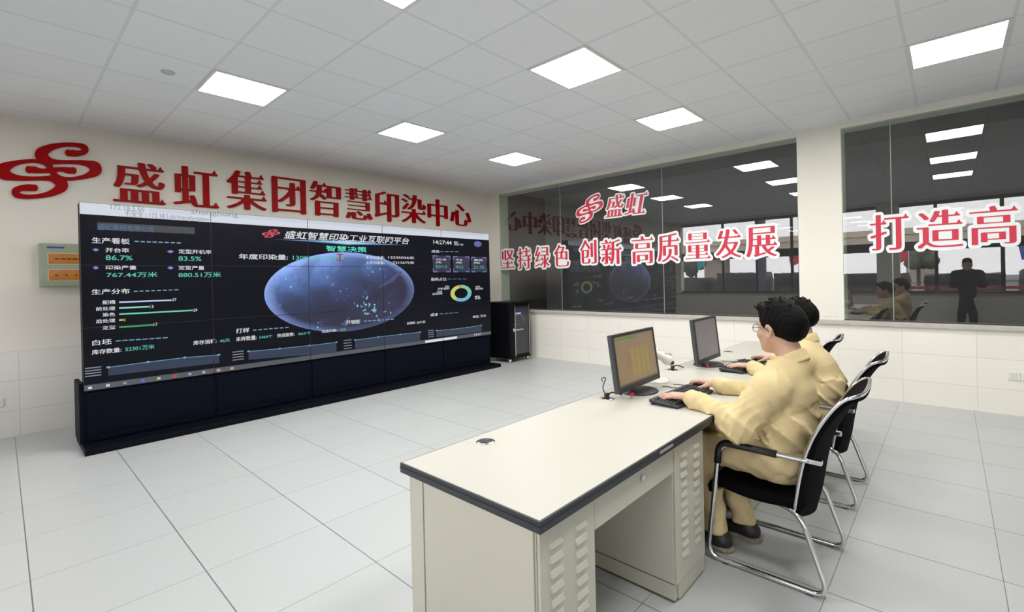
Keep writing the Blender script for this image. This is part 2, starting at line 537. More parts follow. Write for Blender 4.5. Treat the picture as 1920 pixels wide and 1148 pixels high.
# measured layout of the screen picture, the sign and the window lettering (metres)
SCREEN_TEXT = [
    ('不安全 | 172.18.5.66/shenghongtwo', 'gray', -1.588, -0.903, 2.134, 2.208),
    ('172.18.5.66', 'gray', -1.688, -1.44, 2.204, 2.248),
    ('shenghong', 'gray', -1.059, -0.627, 2.204, 2.268),
    ('盛虹集团有限公司', 'dimblue', -1.784, -1.373, 2.004, 2.062),
    ('生产看板', 'white', -1.826, -1.556, 1.879, 1.935),
    ('开台率', 'white', -1.733, -1.564, 1.799, 1.843),
    ('86.7%', 'teal', -1.734, -1.539, 1.726, 1.773),
    ('定型开机率', 'white', -1.176, -0.887, 1.802, 1.846),
    ('83.5%', 'teal', -1.177, -0.979, 1.728, 1.775),
    ('印染产量', 'white', -1.736, -1.512, 1.637, 1.678),
    ('767.44万米', 'teal', -1.731, -1.35, 1.564, 1.615),
    ('定型产量', 'white', -1.179, -0.955, 1.635, 1.679),
    ('880.51万米', 'teal', -1.181, -0.803, 1.557, 1.613),
    ('生产分布', 'white', -1.837, -1.567, 1.408, 1.459),
    ('配桶', 'white', -1.763, -1.674, 1.316, 1.352),
    ('前处理', 'white', -1.81, -1.675, 1.258, 1.294),
    ('染色', 'white', -1.765, -1.676, 1.201, 1.237),
    ('后处理', 'white', -1.812, -1.677, 1.144, 1.18),
    ('定型', 'white', -1.768, -1.678, 1.08, 1.117),
    ('27', 'white', -1.237, -1.202, 1.321, 1.348),
    ('13', 'white', -1.419, -1.388, 1.261, 1.289),
    ('29', 'white', -1.062, -1.026, 1.203, 1.232),
    ('2', 'yellow', -1.617, -1.603, 1.149, 1.173),
    ('17', 'white', -1.391, -1.36, 1.082, 1.113),
    ('白坯', 'white', -1.84, -1.706, 0.943, 0.993),
    ('库存数量:', 'white', -1.845, -1.638, 0.859, 0.905),
    ('52301万米', 'teal', -1.61, -1.388, 0.859, 0.905),
    ('库存消耗:', 'white', -1.069, -0.859, 0.854, 0.901),
    ('46天', 'teal', -0.831, -0.734, 0.854, 0.89),
    ('盛虹智慧印染工业互联网平台', 'white', -0.149, 1.585, 2.005, 2.102),
    ('智慧决策', 'green', 0.351, 0.911, 1.87, 1.943),
    ('年度印染量:', 'white', -0.628, -0.109, 1.753, 1.816),
    ('13056.8255万米', 'teal', -0.053, 0.593, 1.752, 1.815),
    ('本月印染量: ', 'white', 0.892, 1.177, 1.782, 1.826),
    ('12235036米', 'white', 1.235, 1.666, 1.791, 1.833),
    ('上月印染量: ', 'white', 0.891, 1.175, 1.711, 1.755),
    ('7213675米', 'white', 1.305, 1.664, 1.719, 1.762),
    ('打样', 'white', -0.675, -0.542, 0.937, 0.991),
    ('未样数量:', 'white', -0.677, -0.468, 0.848, 0.899),
    ('5464个', 'teal', -0.442, -0.3, 0.852, 0.89),
    ('完成款数:', 'white', -0.251, -0.054, 0.846, 0.892),
    ('863个', 'teal', -0.01, 0.144, 0.848, 0.884),
    ('完成天数:', 'white', 0.273, 0.47, 0.847, 0.884),
    ('25', 'teal', 0.516, 0.584, 0.845, 0.879),
    ('开销额', 'white', 0.592, 0.799, 0.924, 0.979),
    ('总销额:', 'white', 1.513, 1.666, 0.844, 0.882),
    ('2071米', 'white', 1.684, 1.837, 0.842, 0.882),
    ('14:27:44', 'white', 2.018, 2.372, 2.03, 2.091),
    ('星期二', 'white', 2.417, 2.517, 2.06, 2.088),
    ('2021-04', 'white', 2.422, 2.608, 2.026, 2.057),
    ('成品', 'white', 1.978, 2.125, 1.897, 1.94),
    ('今日入库', 'white', 2.056, 2.253, 1.778, 1.811),
    ('(吨)', 'white', 2.055, 2.17, 1.735, 1.765),
    ('5241.2', 'teal', 2.053, 2.269, 1.663, 1.706),
    ('今日', 'white', 2.449, 2.58, 1.778, 1.813),
    ('(吨)', 'white', 2.447, 2.572, 1.735, 1.766),
    ('18.5.2', 'teal', 2.445, 2.597, 1.66, 1.704),
    ('库存', 'white', 2.831, 3.039, 1.779, 1.815),
    ('(吨)', 'white', 2.83, 2.965, 1.734, 1.766),
    ('31.75', 'teal', 2.828, 3.058, 1.656, 1.701),
    ('染料占比', 'white', 1.956, 2.254, 1.466, 1.517),
    ('3%', 'white', 2.222, 2.305, 1.364, 1.39),
    ('分散染料', 'white', 2.077, 2.308, 1.328, 1.362),
    ('22%', 'white', 2.06, 2.163, 1.286, 1.313),
    ('活性染料', 'white', 1.972, 2.168, 1.255, 1.284),
    ('35%', 'white', 2.85, 2.959, 1.342, 1.371),
    ('助剂', 'white', 2.845, 3.018, 1.305, 1.338),
    ('40%', 'white', 2.83, 2.943, 1.18, 1.209),
    ('还原', 'white', 2.834, 2.96, 1.148, 1.18),
    ('成本', 'white', 1.932, 2.078, 0.931, 0.978),
    ('单位: 万元', 'white', 2.778, 3.077, 0.843, 0.886),
    ('14:27', 'white', 2.801, 2.952, 0.551, 0.585),
]
SCREEN_BOX = [
    ('select_box', 'panelgray', -1.786, -1.032, 2.007, 2.076),
    ('bar', 'barblue', -1.646, -1.242, 1.322, 1.339),
    ('bar', 'barcyan', -1.647, -1.426, 1.267, 1.284),
    ('bar', 'bargreen', -1.648, -1.065, 1.208, 1.226),
    ('bar', 'yellow', -1.649, -1.62, 1.153, 1.17),
    ('bar', 'bardark', -1.65, -1.395, 1.086, 1.103),
    ('dash', 'dash', -1.521, -1.489, 1.904, 1.916),
    ('dash', 'dash', -1.475, -1.443, 1.904, 1.916),
    ('dash', 'dash', -1.429, -1.396, 1.904, 1.916),
    ('dash', 'dash', -1.383, -1.349, 1.904, 1.916),
    ('dash', 'dash', -1.335, -1.301, 1.904, 1.916),
    ('dash', 'dash', -1.287, -1.253, 1.904, 1.916),
    ('dash', 'dash', -1.238, -1.203, 1.904, 1.916),
    ('dash', 'dash', -1.189, -1.153, 1.903, 1.916),
    ('dash', 'dash', -1.537, -1.507, 1.424, 1.434),
    ('dash', 'dash', -1.493, -1.463, 1.425, 1.435),
    ('dash', 'dash', -1.448, -1.418, 1.425, 1.436),
    ('dash', 'dash', -1.403, -1.373, 1.426, 1.436),
    ('dash', 'dash', -1.357, -1.327, 1.426, 1.437),
    ('dash', 'dash', -1.311, -1.28, 1.427, 1.438),
    ('dash', 'dash', -1.264, -1.232, 1.428, 1.438),
    ('dash', 'dash', -1.216, -1.184, 1.428, 1.439),
    ('dash', 'dash', -1.678, -1.64, 0.962, 0.972),
    ('dash', 'dash', -1.63, -1.591, 0.961, 0.971),
    ('dash', 'dash', -1.581, -1.542, 0.96, 0.97),
    ('dash', 'dash', -1.531, -1.491, 0.958, 0.969),
    ('dash', 'dash', -1.481, -1.44, 0.957, 0.967),
    ('dash', 'dash', -1.429, -1.388, 0.956, 0.966),
    ('dash', 'dash', -1.377, -1.335, 0.954, 0.965),
    ('dash', 'dash', -1.323, -1.281, 0.953, 0.963),
    ('dash', 'dash', -0.504, -0.468, 0.952, 0.963),
    ('dash', 'dash', -0.449, -0.412, 0.951, 0.963),
    ('dash', 'dash', -0.393, -0.355, 0.951, 0.963),
    ('dash', 'dash', -0.336, -0.298, 0.951, 0.963),
    ('dash', 'dash', -0.278, -0.239, 0.951, 0.963),
    ('dash', 'dash', -0.22, -0.18, 0.95, 0.962),
    ('dash', 'dash', -0.16, -0.12, 0.95, 0.962),
    ('dash', 'dash', 0.842, 0.89, 0.943, 0.955),
    ('dash', 'dash', 0.907, 0.956, 0.942, 0.954),
    ('dash', 'dash', 0.973, 1.022, 0.941, 0.953),
    ('dash', 'dash', 1.04, 1.09, 0.939, 0.952),
    ('dash', 'dash', 1.108, 1.159, 0.938, 0.95),
    ('dash', 'dash', 1.177, 1.229, 0.937, 0.949),
    ('dash', 'dash', 1.248, 1.3, 0.935, 0.948),
    ('dash', 'dash', 2.143, 2.213, 1.914, 1.921),
    ('dash', 'dash', 2.238, 2.309, 1.916, 1.924),
    ('dash', 'dash', 2.334, 2.407, 1.919, 1.927),
    ('dash', 'dash', 2.433, 2.507, 1.922, 1.93),
    ('dash', 'dash', 2.283, 2.355, 1.488, 1.496),
    ('dash', 'dash', 2.38, 2.454, 1.487, 1.494),
    ('dash', 'dash', 2.48, 2.554, 1.485, 1.493),
    ('dash', 'dash', 2.581, 2.657, 1.484, 1.491),
    ('dash', 'dash', 2.106, 2.178, 0.954, 0.962),
    ('dash', 'dash', 2.2, 2.273, 0.954, 0.961),
    ('dash', 'dash', 2.296, 2.37, 0.953, 0.961),
    ('dash', 'dash', 2.394, 2.47, 0.952, 0.96),
    ('icon', 'purple', -1.823, -1.777, 1.803, 1.836),
    ('icon', 'purple', -1.269, -1.214, 1.802, 1.837),
    ('icon', 'purple', -1.826, -1.78, 1.638, 1.671),
    ('icon', 'purple', -1.272, -1.217, 1.638, 1.674),
    ('task_icon', 'white', -1.885, -1.84, 0.562, 0.589),
    ('task_icon', 'white', -1.763, -1.717, 0.56, 0.587),
    ('task_icon', 'gray2', -1.643, -1.595, 0.559, 0.587),
    ('task_icon', 'blue', -1.509, -1.459, 0.556, 0.584),
    ('task_icon', 'lyellow', -1.387, -1.335, 0.554, 0.583),
    ('task_icon', 'red', -1.259, -1.204, 0.551, 0.581),
    ('task_icon', 'lilac', -1.132, -1.076, 0.555, 0.585),
    ('task_icon', 'sky', -1.012, -0.953, 0.552, 0.583),
    ('task_icon', 'orange', -0.879, -0.818, 0.55, 0.581),
    ('task_icon', 'orange', -0.752, -0.689, 0.546, 0.578),
    ('task_field', 'bright', 1.826, 2.438, 0.525, 0.566),
]
SCREEN_CHART = [[(-1.734, 0.73), (-1.441, 0.737), (-1.145, 0.739), (-0.843, 0.726), (-0.837, 0.639), (-1.736, 0.652)], [(-0.554, 0.726), (-0.225, 0.716), (0.122, 0.712), (0.458, 0.712), (0.46, 0.579), (-0.556, 0.633)], [(0.714, 0.712), (1.052, 0.718), (1.401, 0.717), (1.74, 0.717), (1.74, 0.582), (0.711, 0.599)], [(2.038, 0.711), (2.348, 0.702), (2.657, 0.704), (2.966, 0.71), (2.969, 0.603), (2.035, 0.611)]]
GLOBE = (-0.379, 1.652, 0.838, 1.863)
STREAK = (-0.278, 1.558, 1.955, 2.028)
LOGO_SCREEN = (-0.387, -0.191, 2.005, 2.108)
DONUT = (2.325, 2.764, 1.127, 1.395)
KPI = [(1.999, 2.338, 1.6, 1.856), (2.393, 2.734, 1.599, 1.853), (2.776, 3.116, 1.597, 1.849)]
AVATAR = (2.84, 3.014, 2.013, 2.12)
CURSOR = (0.487, 0.579, 1.752, 1.844)
SIGN = [
     ('盛', -1.523, -1.046, 2.451, 2.917) ,
     ('虹', -0.963, -0.49, 2.464, 2.951) ,
     ('集', -0.395, 0.084, 2.479, 2.987) ,
     ('团', 0.159, 0.62, 2.485, 2.98) ,
     ('智', 0.681, 1.157, 2.484, 2.992) ,
     ('慧', 1.225, 1.692, 2.479, 2.973) ,
     ('印', 1.739, 2.194, 2.484, 2.976) ,
     ('染', 2.246, 2.747, 2.497, 2.985) ,
     ('中', 2.792, 3.244, 2.477, 2.968) ,
     ('心', 3.307, 3.829, 2.525, 2.927) ,
]
GLASS_TEXT = [
     ('top', 'emblem', 3.383, 2.81, 2.38, 2.882) ,
     ('top', '盛', 2.812, 2.398, 2.425, 2.82) ,
     ('top', '虹', 2.448, 1.989, 2.427, 2.802) ,
     ('motto', '坚', 5.256, 4.836, 1.654, 2.082) ,
     ('motto', '持', 4.803, 4.402, 1.629, 2.092) ,
     ('motto', '绿', 4.362, 3.956, 1.631, 2.093) ,
     ('motto', '色', 3.907, 3.515, 1.641, 2.097) ,
     ('motto', '创', 3.337, 2.938, 1.668, 2.14) ,
     ('motto', '新', 2.914, 2.458, 1.642, 2.118) ,
     ('motto', '高', 2.338, 1.909, 1.63, 2.125) ,
     ('motto', '质', 1.895, 1.498, 1.644, 2.13) ,
     ('motto', '量', 1.467, 1.036, 1.665, 2.118) ,
     ('motto', '发', 1.024, 0.626, 1.661, 2.119) ,
     ('motto', '展', 0.626, 0.183, 1.654, 2.119) ,
     ('right', '打', -0.733, -1.133, 1.664, 2.135) ,
     ('right', '造', -1.143, -1.573, 1.664, 2.133) ,
     ('right', '高', -1.565, -1.972, 1.673, 2.127) ,
]
# centre [-2.00785132  2.71867024]
EMBLEM = [(0.125, 0.172, 0.13, 0.234), (0.135, 0.172, 0.14, 0.236), (0.145, 0.171, 0.15, 0.237), (0.156, 0.171, 0.16, 0.239), (0.168, 0.172, 0.171, 0.241), (0.181, 0.175, 0.183, 0.241), (0.195, 0.179, 0.196, 0.241), (0.21, 0.184, 0.208, 0.242), (0.226, 0.19, 0.218, 0.245), (0.241, 0.198, 0.227, 0.252), (0.256, 0.207, 0.237, 0.261), (0.27, 0.219, 0.243, 0.269), (0.284, 0.238, 0.243, 0.269), (0.29, 0.266, 0.24, 0.259), (0.287, 0.288, 0.241, 0.255), (0.279, 0.303, 0.242, 0.258), (0.268, 0.314, 0.24, 0.262), (0.256, 0.32, 0.236, 0.266), (0.242, 0.323, 0.228, 0.272), (0.227, 0.324, 0.218, 0.276), (0.212, 0.324, 0.206, 0.279), (0.196, 0.323, 0.192, 0.28), (0.179, 0.322, 0.176, 0.28), (0.161, 0.319, 0.16, 0.277), (0.143, 0.316, 0.143, 0.274), (0.125, 0.312, 0.125, 0.27), (0.105, 0.308, 0.106, 0.265), (0.086, 0.303, 0.088, 0.258), (0.067, 0.297, 0.071, 0.251), (0.048, 0.291, 0.054, 0.241), (0.029, 0.285, 0.037, 0.231), (0.01, 0.278, 0.022, 0.219), (-0.007, 0.27, 0.008, 0.207), (-0.024, 0.261, -0.004, 0.195), (-0.04, 0.252, -0.014, 0.181), (-0.055, 0.242, -0.023, 0.168), (-0.069, 0.232, -0.03, 0.157), (-0.082, 0.221, -0.035, 0.146), (-0.095, 0.207, -0.037, 0.137), (-0.108, 0.188, -0.035, 0.136), (-0.118, 0.154, -0.03, 0.15), (-0.117, 0.116, -0.03, 0.171), (-0.107, 0.093, -0.034, 0.178), (-0.096, 0.081, -0.035, 0.175), (-0.086, 0.073, -0.033, 0.168), (-0.074, 0.067, -0.03, 0.16), (-0.061, 0.063, -0.026, 0.151), (-0.048, 0.061, -0.021, 0.142), (-0.035, 0.06, -0.014, 0.134), (-0.022, 0.06, -0.007, 0.128), (-0.01, 0.061, 0.001, 0.122), (0.003, 0.062, 0.011, 0.118), (0.018, 0.064, 0.022, 0.116), (0.034, 0.068, 0.036, 0.115), (0.052, 0.072, 0.053, 0.116), (0.07, 0.076, 0.071, 0.118), (0.088, 0.08, 0.089, 0.12), (0.105, 0.083, 0.106, 0.122), (0.123, 0.086, 0.123, 0.125), (0.14, 0.089, 0.141, 0.128), (0.157, 0.091, 0.159, 0.131), (0.175, 0.092, 0.177, 0.134), (0.193, 0.094, 0.195, 0.137), (0.21, 0.094, 0.214, 0.14), (0.227, 0.092, 0.232, 0.142), (0.242, 0.09, 0.25, 0.144), (0.257, 0.086, 0.267, 0.145), (0.271, 0.081, 0.284, 0.146), (0.283, 0.074, 0.301, 0.146), (0.293, 0.066, 0.317, 0.146), (0.301, 0.056, 0.334, 0.145), (0.306, 0.046, 0.349, 0.142), (0.309, 0.039, 0.363, 0.136), (0.307, 0.037, 0.376, 0.125), (0.304, 0.041, 0.387, 0.108), (0.301, 0.052, 0.393, 0.082), (0.302, 0.065, 0.391, 0.053), (0.305, 0.073, 0.383, 0.028), (0.307, 0.073, 0.371, 0.01), (0.307, 0.068, 0.358, -0.004), (0.304, 0.06, 0.345, -0.015), (0.298, 0.049, 0.33, -0.024), (0.29, 0.035, 0.314, -0.032), (0.279, 0.021, 0.298, -0.038), (0.268, 0.009, 0.282, -0.045), (0.256, -0.002, 0.267, -0.051), (0.243, -0.011, 0.251, -0.057), (0.229, -0.02, 0.236, -0.063), (0.214, -0.028, 0.219, -0.069), (0.198, -0.035, 0.201, -0.074), (0.18, -0.042, 0.182, -0.079), (0.162, -0.048, 0.164, -0.084), (0.145, -0.053, 0.146, -0.088), (0.13, -0.055, 0.129, -0.09), (0.115, -0.057, 0.113, -0.093), (0.101, -0.057, 0.097, -0.094), (0.088, -0.056, 0.083, -0.094), (0.076, -0.053, 0.069, -0.094), (0.065, -0.049, 0.055, -0.092), (0.056, -0.044, 0.043, -0.09), (0.048, -0.038, 0.032, -0.087), (0.041, -0.032, 0.021, -0.082), (0.036, -0.026, 0.011, -0.077), (0.033, -0.021, 0.001, -0.069), (0.034, -0.021, -0.007, -0.055), (0.035, -0.023, -0.011, -0.036), (0.035, -0.022, -0.01, -0.017), (0.035, -0.021, -0.006, 0.001), (0.034, -0.022, 0.002, 0.017), (0.033, -0.021, 0.014, 0.028), (0.035, -0.017, 0.025, 0.033), (0.04, -0.011, 0.035, 0.035), (0.047, -0.007, 0.045, 0.037), (0.055, -0.005, 0.055, 0.039), (0.065, -0.003, 0.067, 0.041), (0.075, -0.003, 0.078, 0.043), (0.084, -0.004, 0.089, 0.044), (0.092, -0.006, 0.1, 0.046), (0.1, -0.01, 0.11, 0.047), (0.11, -0.014, 0.119, 0.048), (0.121, -0.016, 0.127, 0.049), (0.132, -0.016, 0.136, 0.05), (0.143, -0.015, 0.146, 0.051), (0.154, -0.013, 0.156, 0.052), (0.165, -0.012, 0.167, 0.054)]

# ================================================================== THE ROOM
CREAM = (0.80, 0.765, 0.68)
TILE = (0.83, 0.80, 0.735)
M_floor = tile_mat('floor_tile', (0.515, 0.53, 0.53), (0.14, 0.15, 0.15), (0, -2.32, 0.605, 0.0055), (1, 0.82, 0.605, 0.0032), rough=0.32, speck=0.24, tilevar=0.015, bump=0.3)
M_ceil = tile_mat('ceiling_tile', (0.84, 0.86, 0.895), (0.72, 0.765, 0.77), (0, 0.0, 0.6, 0.022), (1, 0.0, 0.6, 0.022), rough=0.8, spec=0.2, tilevar=0.012)
M_front = tile_mat('front_wall_finish', (0.74, 0.72, 0.67), (0.58, 0.56, 0.52), (0, -2.28, 0.6, 0.006), (2, 0.26, 0.297, 0.006), rough=0.22, dado=0.855, upper=(0.76, 0.72, 0.64))
M_side = tile_mat('side_wall_tile', TILE, (0.66, 0.63, 0.57), (1, -1.03, 0.6, 0.005), (2, -0.05, 0.3, 0.005), rough=0.18)
M_plain = mat('wall_paint', (0.78, 0.75, 0.675), rough=0.6, var=0.015, vscale=2)
M_reveal = mat('window_reveal_paint', (0.70, 0.72, 0.64), rough=0.6, var=0.02)
M_sill = mat('sill_stone', (0.50, 0.46, 0.42), rough=0.16, var=0.12, vscale=14)
M_glass = glass_mat('window_glass')
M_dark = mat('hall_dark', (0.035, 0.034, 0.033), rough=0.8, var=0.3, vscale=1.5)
M_mull = mat('dark_frame', (0.035, 0.040, 0.050), rough=0.45)

def struct(name, bm, m, parent=None, **k):
    o = obj(name, bm, m, parent, **k)
    if parent is None: o['kind'] = 'structure'
    return o

struct('floor', boxes((OX - .25, GX + .25, RY - .2, FY + .2, -.1, 0)), M_floor)
struct('ceiling', boxes((OX - .25, GX + .25, RY - .2, FY + .2, H, H + .1)), M_ceil)
struct('wall_front', boxes((OX - .25, GX + .25, FY, FY + .2, 0, H)), M_front)
struct('wall_rear', boxes((OX - .25, GX + .25, RY - .2, RY, 0, H)), M_plain)

W1 = (-0.03, 5.25); W2 = (-5.6, -0.495)       # window spans along y
SILL = 0.835; TOP = 3.165
def window_wall(side, x0, x1, face, n0):
    """dado, piers and header of one long wall; face = room side plane"""
    s = 1 if face == x0 else -1
    struct('wall_' + side, boxes((x0, x1, RY, FY, 0, SILL)), M_side)
    struct('wall_%s_pier' % side, boxes((x0, x1, W2[1], W1[0], SILL, H), (x0, x1, W1[1], FY, SILL, H), (x0, x1, RY, W2[0], SILL, H)), M_plain)
    struct('wall_%s_header' % side, boxes((x0, x1, W1[0], W1[1], TOP, H), (x0, x1, W2[0], W2[1], TOP, H)), M_plain)
    struct('wall_%s_reveal' % side, boxes((min(x0, x1) + .03, max(x0, x1), W1[0], W1[1], TOP - .006, TOP), (min(x0, x1) + .03, max(x0, x1), W1[1] - .006, W1[1], SILL, TOP),
           (min(x0, x1) + .03, max(x0, x1), W2[0], W2[1], TOP - .006, TOP), (min(x0, x1) + .03, max(x0, x1), W2[1] - .006, W2[1], SILL, TOP)), M_reveal)
    sx = (face - .035, face + .25) if s > 0 else (face - .25, face + .035)
    struct('trim_%d' % n0, boxes((sx[0], sx[1], RY, FY - .003, SILL, SILL + .055)), M_sill, bevel=.006)

window_wall('right', GX, GX + .25, GX, 1)
window_wall('left', OX - .25, OX, OX, 2)
M_joint = mat('joint_sealant', (0.30, 0.33, 0.31), rough=0.4)
def pane_window(n, x, y0, y1, joints):
    es = [y0] + joints + [y1]
    w = thing('window_%d' % n, None, None, (0, 0, 0)); w['kind'] = 'structure'
    for a, b in zip(es[:-1], es[1:]):
        me = bpy.data.meshes.new('pane'); me.from_pydata([(x, a + .002, SILL + .057), (x, b - .002, SILL + .057), (x, b - .002, TOP), (x, a + .002, TOP)], [], [(3, 2, 1, 0)])
        obj('glass_pane', me, M_glass, w)
    for j in joints:
        obj('joint', boxes((x - .002, x + .006, j - .004, j + .004, SILL + .056, TOP)), M_joint, w)
    obj('bottom_channel', boxes((x - .006, x + .012, y0, y1, SILL + .0555, SILL + .068)), M_mull, w)
    return w
pane_window(1, GX + .006, W1[0] + .002, W1[1] - .002, [1.78, 3.72])
pane_window(2, GX + .006, W2[0] + .002, W2[1] - .002, [-2.7, -0.96])

# hall beyond the glass
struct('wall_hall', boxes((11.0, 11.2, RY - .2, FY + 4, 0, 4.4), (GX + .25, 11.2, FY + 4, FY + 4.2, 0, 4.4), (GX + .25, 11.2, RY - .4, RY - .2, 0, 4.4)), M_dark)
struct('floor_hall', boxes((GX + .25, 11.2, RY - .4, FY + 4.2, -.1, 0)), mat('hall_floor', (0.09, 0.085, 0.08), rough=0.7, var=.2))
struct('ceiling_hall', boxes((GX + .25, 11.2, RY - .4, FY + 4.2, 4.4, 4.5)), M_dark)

# light switch box, access panel and sockets on the walls
M_plate = mat('white_plastic_plate', (0.80, 0.78, 0.72), rough=0.35)
def socket(name, label, loc, face):
    t = thing(name, label, 'socket', loc)
    if face == 'x':
        obj('plate', boxes((-.012, -.0005, -.043, .043, -.043, .043)), M_plate, t, bevel=.004)
        obj('outlet', boxes((-.014, -.0115, -.028, .028, -.028, .028)), mat('socket_face', (.70, .68, .62), rough=.4), t, bevel=.002)
    else:
        obj('plate', boxes((-.043, .043, -.012, -.0005, -.043, .043)), M_plate, t, bevel=.004)
        obj('outlet', boxes((-.028, .028, -.014, -.0115, -.028, .028)), mat('socket_face', (.70, .68, .62), rough=.4), t, bevel=.002)
socket('wall_socket', 'cream wall socket under the right window, left one of the pair', (GX, -1.895, .395), 'x')
socket('wall_socket', 'cream wall socket under the right window, right one of the pair', (GX, -1.985, .395), 'x')
socket('wall_socket', 'white wall socket low on the tiled front wall left of the video wall', (-2.43, FY, .36), 'y')
tag(obj('access_panel', boxes((GX - .004, GX - .0005, -.42, -.10, .93, 1.17)), M_plain, bevel=.002), 'pale flush access panel on the white pier between the two windows', 'panel')
t = thing('smoke_detector', 'small round grey detector disc on the ceiling above the wall sign', 'detector', (-1.44, 3.33, H))
obj('detector_base', lathe(bmesh.new(), [(.045, -.008), (.05, -.001)]), mat('detector_grey', (.50, .51, .53), rough=.6), t)
obj('detector_dome', lathe(bmesh.new(), [(.006, -.022), (.026, -.018), (.036, -.008)]), mat('detector_grey', (.50, .51, .53), rough=.6), t)

# ceiling light panels
M_panel = mat('light_panel_diffuser', (.9, .9, .9), rough=.5, var=0, emit=PANEL, ecol=(1.0, 0.99, 0.95))
M_pframe = mat('light_panel_frame', (.75, .75, .74), rough=.5)
def light_panel(i, j, label):
    t = thing('ceiling_light', label, 'ceiling light', (.6 * j + .3, .6 * i + .3, H), 0, 'square light panels in the ceiling grid')
    obj('diffuser', boxes((-.272, .272, -.272, .272, -.006, -.0008)), M_panel, t)
    obj('frame', boxes((-.296, .296, .272, .296, -.009, -.0005), (-.296, .296, -.296, -.272, -.009, -.0005), (-.296, -.272, -.272, .272, -.009, -.0005), (.272, .296, -.272, .272, -.009, -.0005)), M_pframe, t)
for i, j, s in ((5, -2, 'square lit ceiling panel nearest the wall emblem, left of the row over the video wall'),
                (5, 1, 'square lit ceiling panel in the middle of the row over the video wall'),
                (5, 4, 'square lit ceiling panel farthest away, by the corner of the front and glass walls'),
                (1, -2, 'square lit ceiling panel cut by the top edge of the picture'),
                (1, 1, 'largest whole square lit ceiling panel, high in the middle of the picture'),
                (1, 4, 'square lit ceiling panel above the left window, in front of the pier'),
                (-3, 4, 'square lit ceiling panel above the right window, rightmost of the lit panels'),
                (-3, 1, 'lit ceiling panel seen only reflected in the right window, middle of its row'),
                (-3, -2, 'lit ceiling panel seen only reflected in the right window, lowest of its row')):
    light_panel(i, j, s)

# ================================================================== VIDEO WALL
vw = thing('video_wall', 'black free-standing video wall of fifteen screens showing a blue globe dashboard', 'video wall', (0.65, 4.6, 0))
vw_off = Vector((-0.65, -4.6, 0))
M_vblack = mat('video_wall_black_paint', (0.0022, 0.0036, 0.009), rough=0.55, spec=.07, var=.1)
M_vbase = mat('video_wall_plinth_black', (0.0028, 0.0032, 0.007), rough=0.5, spec=.10, var=.1)
def vpart(name, bm, m, **k):
    o = obj(name, bm, m, vw, **k); o.location = vw_off; return o
VX0, VX1, VZ0, VZ1, VY = -1.905, 3.185, 0.535, 2.250, 4.400
vpart('plinth', boxes((-1.925, 3.20, 4.19, 4.87, 0.0, 0.055)), M_vbase, bevel=.004)
vpart('cabinet', boxes((VX0 + .005, VX1 - .01, 4.425, 4.80, 0.055, VZ0 - .004), (VX0 + .004, VX1 - .004, 4.43, 4.56, VZ0 - .004, VZ1 - .002)), M_vblack, bevel=.003)
pw = (VX1 - VX0) / 5; ph = (VZ1 - VZ0) / 3
for k in range(5):
    a = VX0 + .01 + k * pw
    bm = boxes((a + .012, a + pw - .022, 4.412, 4.426, .075, VZ0 - .02))
    box(bm, a + .075, a + pw - .085, 4.408, 4.4125, .135, VZ0 - .075)
    vpart('front_panel', bm, M_vblack, bevel=.003)
vpart('side_panel', boxes((VX0 - .030, VX0 + .004, 4.43, 4.83, .055, .60)), M_vblack, bevel=.003)
# screen: dark picture on glossy panel
ms = bpy.data.materials.new('screen_picture'); ms.use_nodes = True
_b = ms.node_tree.nodes['Principled BSDF']
_b.inputs['Base Color'].default_value = (.003, .003, .004, 1); _b.inputs['Roughness'].default_value = .28
_b.inputs['Specular IOR Level'].default_value = 0.12
_b.inputs['Emission Color'].default_value = (.30, .36, .75, 1); _b.inputs['Emission Strength'].default_value = .006
M_bezel = mat('screen_bezel', (.008, .008, .010), rough=.4)
for r in range(3):
    for c in range(5):
        a, z = VX0 + c * pw, VZ0 + r * ph
        o = vpart('screen', boxes((a + .003, a + pw - .003, VY, VY + .024, z + .003, z + ph - .003)), ms)
        s = obj('bezel', boxes((a + .0005, a + .003, VY - .0034, VY + .02, z, z + ph), (a + pw - .003, a + pw - .0005, VY - .0034, VY + .02, z, z + ph),
                (a, a + pw, VY - .0034, VY + .02, z + .0005, z + .003), (a, a + pw, VY - .0034, VY + .02, z + ph - .003, z + ph - .0005)), M_bezel, o)

GC = {'white': ((.86, .88, .95), .75), 'teal': ((.10, .62, .48), .75), 'green': ((.08, .85, .62), .85), 'gray': ((.25, .27, .32), .8), 'dimblue': ((.06, .16, .32), .7),
      'yellow': ((.75, .75, .12), .8), 'panelgray': ((.035, .04, .055), .6), 'barblue': ((.55, .68, 1.0), .8), 'barcyan': ((.30, .85, .72), .8), 'bargreen': ((.16, .72, .45), .8),
      'bardark': ((.05, .40, .13), .8), 'dash': ((.20, .42, .62), .7), 'purple': ((.25, .22, .75), .8), 'gray2': ((.40, .42, .46), .7), 'blue': ((.06, .15, .60), .9),
      'lyellow': ((.75, .72, .35), .8), 'red': ((.75, .03, .03), .8), 'lilac': ((.42, .42, .80), .8), 'sky': ((.35, .70, .90), .8), 'orange': ((.85, .35, .15), .8), 'bright': ((.80, .84, .88), .8)}
def sg(c): return glow('pixels_' + c, *GC[c])
YS = VY - .0016
def flat(name, pts, m, y=YS, parent=None):
    me = bpy.data.meshes.new(name); n = len(pts)
    me.from_pydata([(p[0], y, p[1]) for p in pts], [], [tuple(range(n))])
    o = obj(name, me, m, vw); o.location = vw_off; return o
def rect(name, x0, x1, z0, z1, m, y=YS): return flat(name, [(x0, z0), (x1, z0), (x1, z1), (x0, z1)], m, y)
rect('browser_bar', VX0 + .002, VX1 - .002, 2.142, VZ1 - .003, glow('pixels_browser', (.80, .85, .95), .72), YS + .0002)
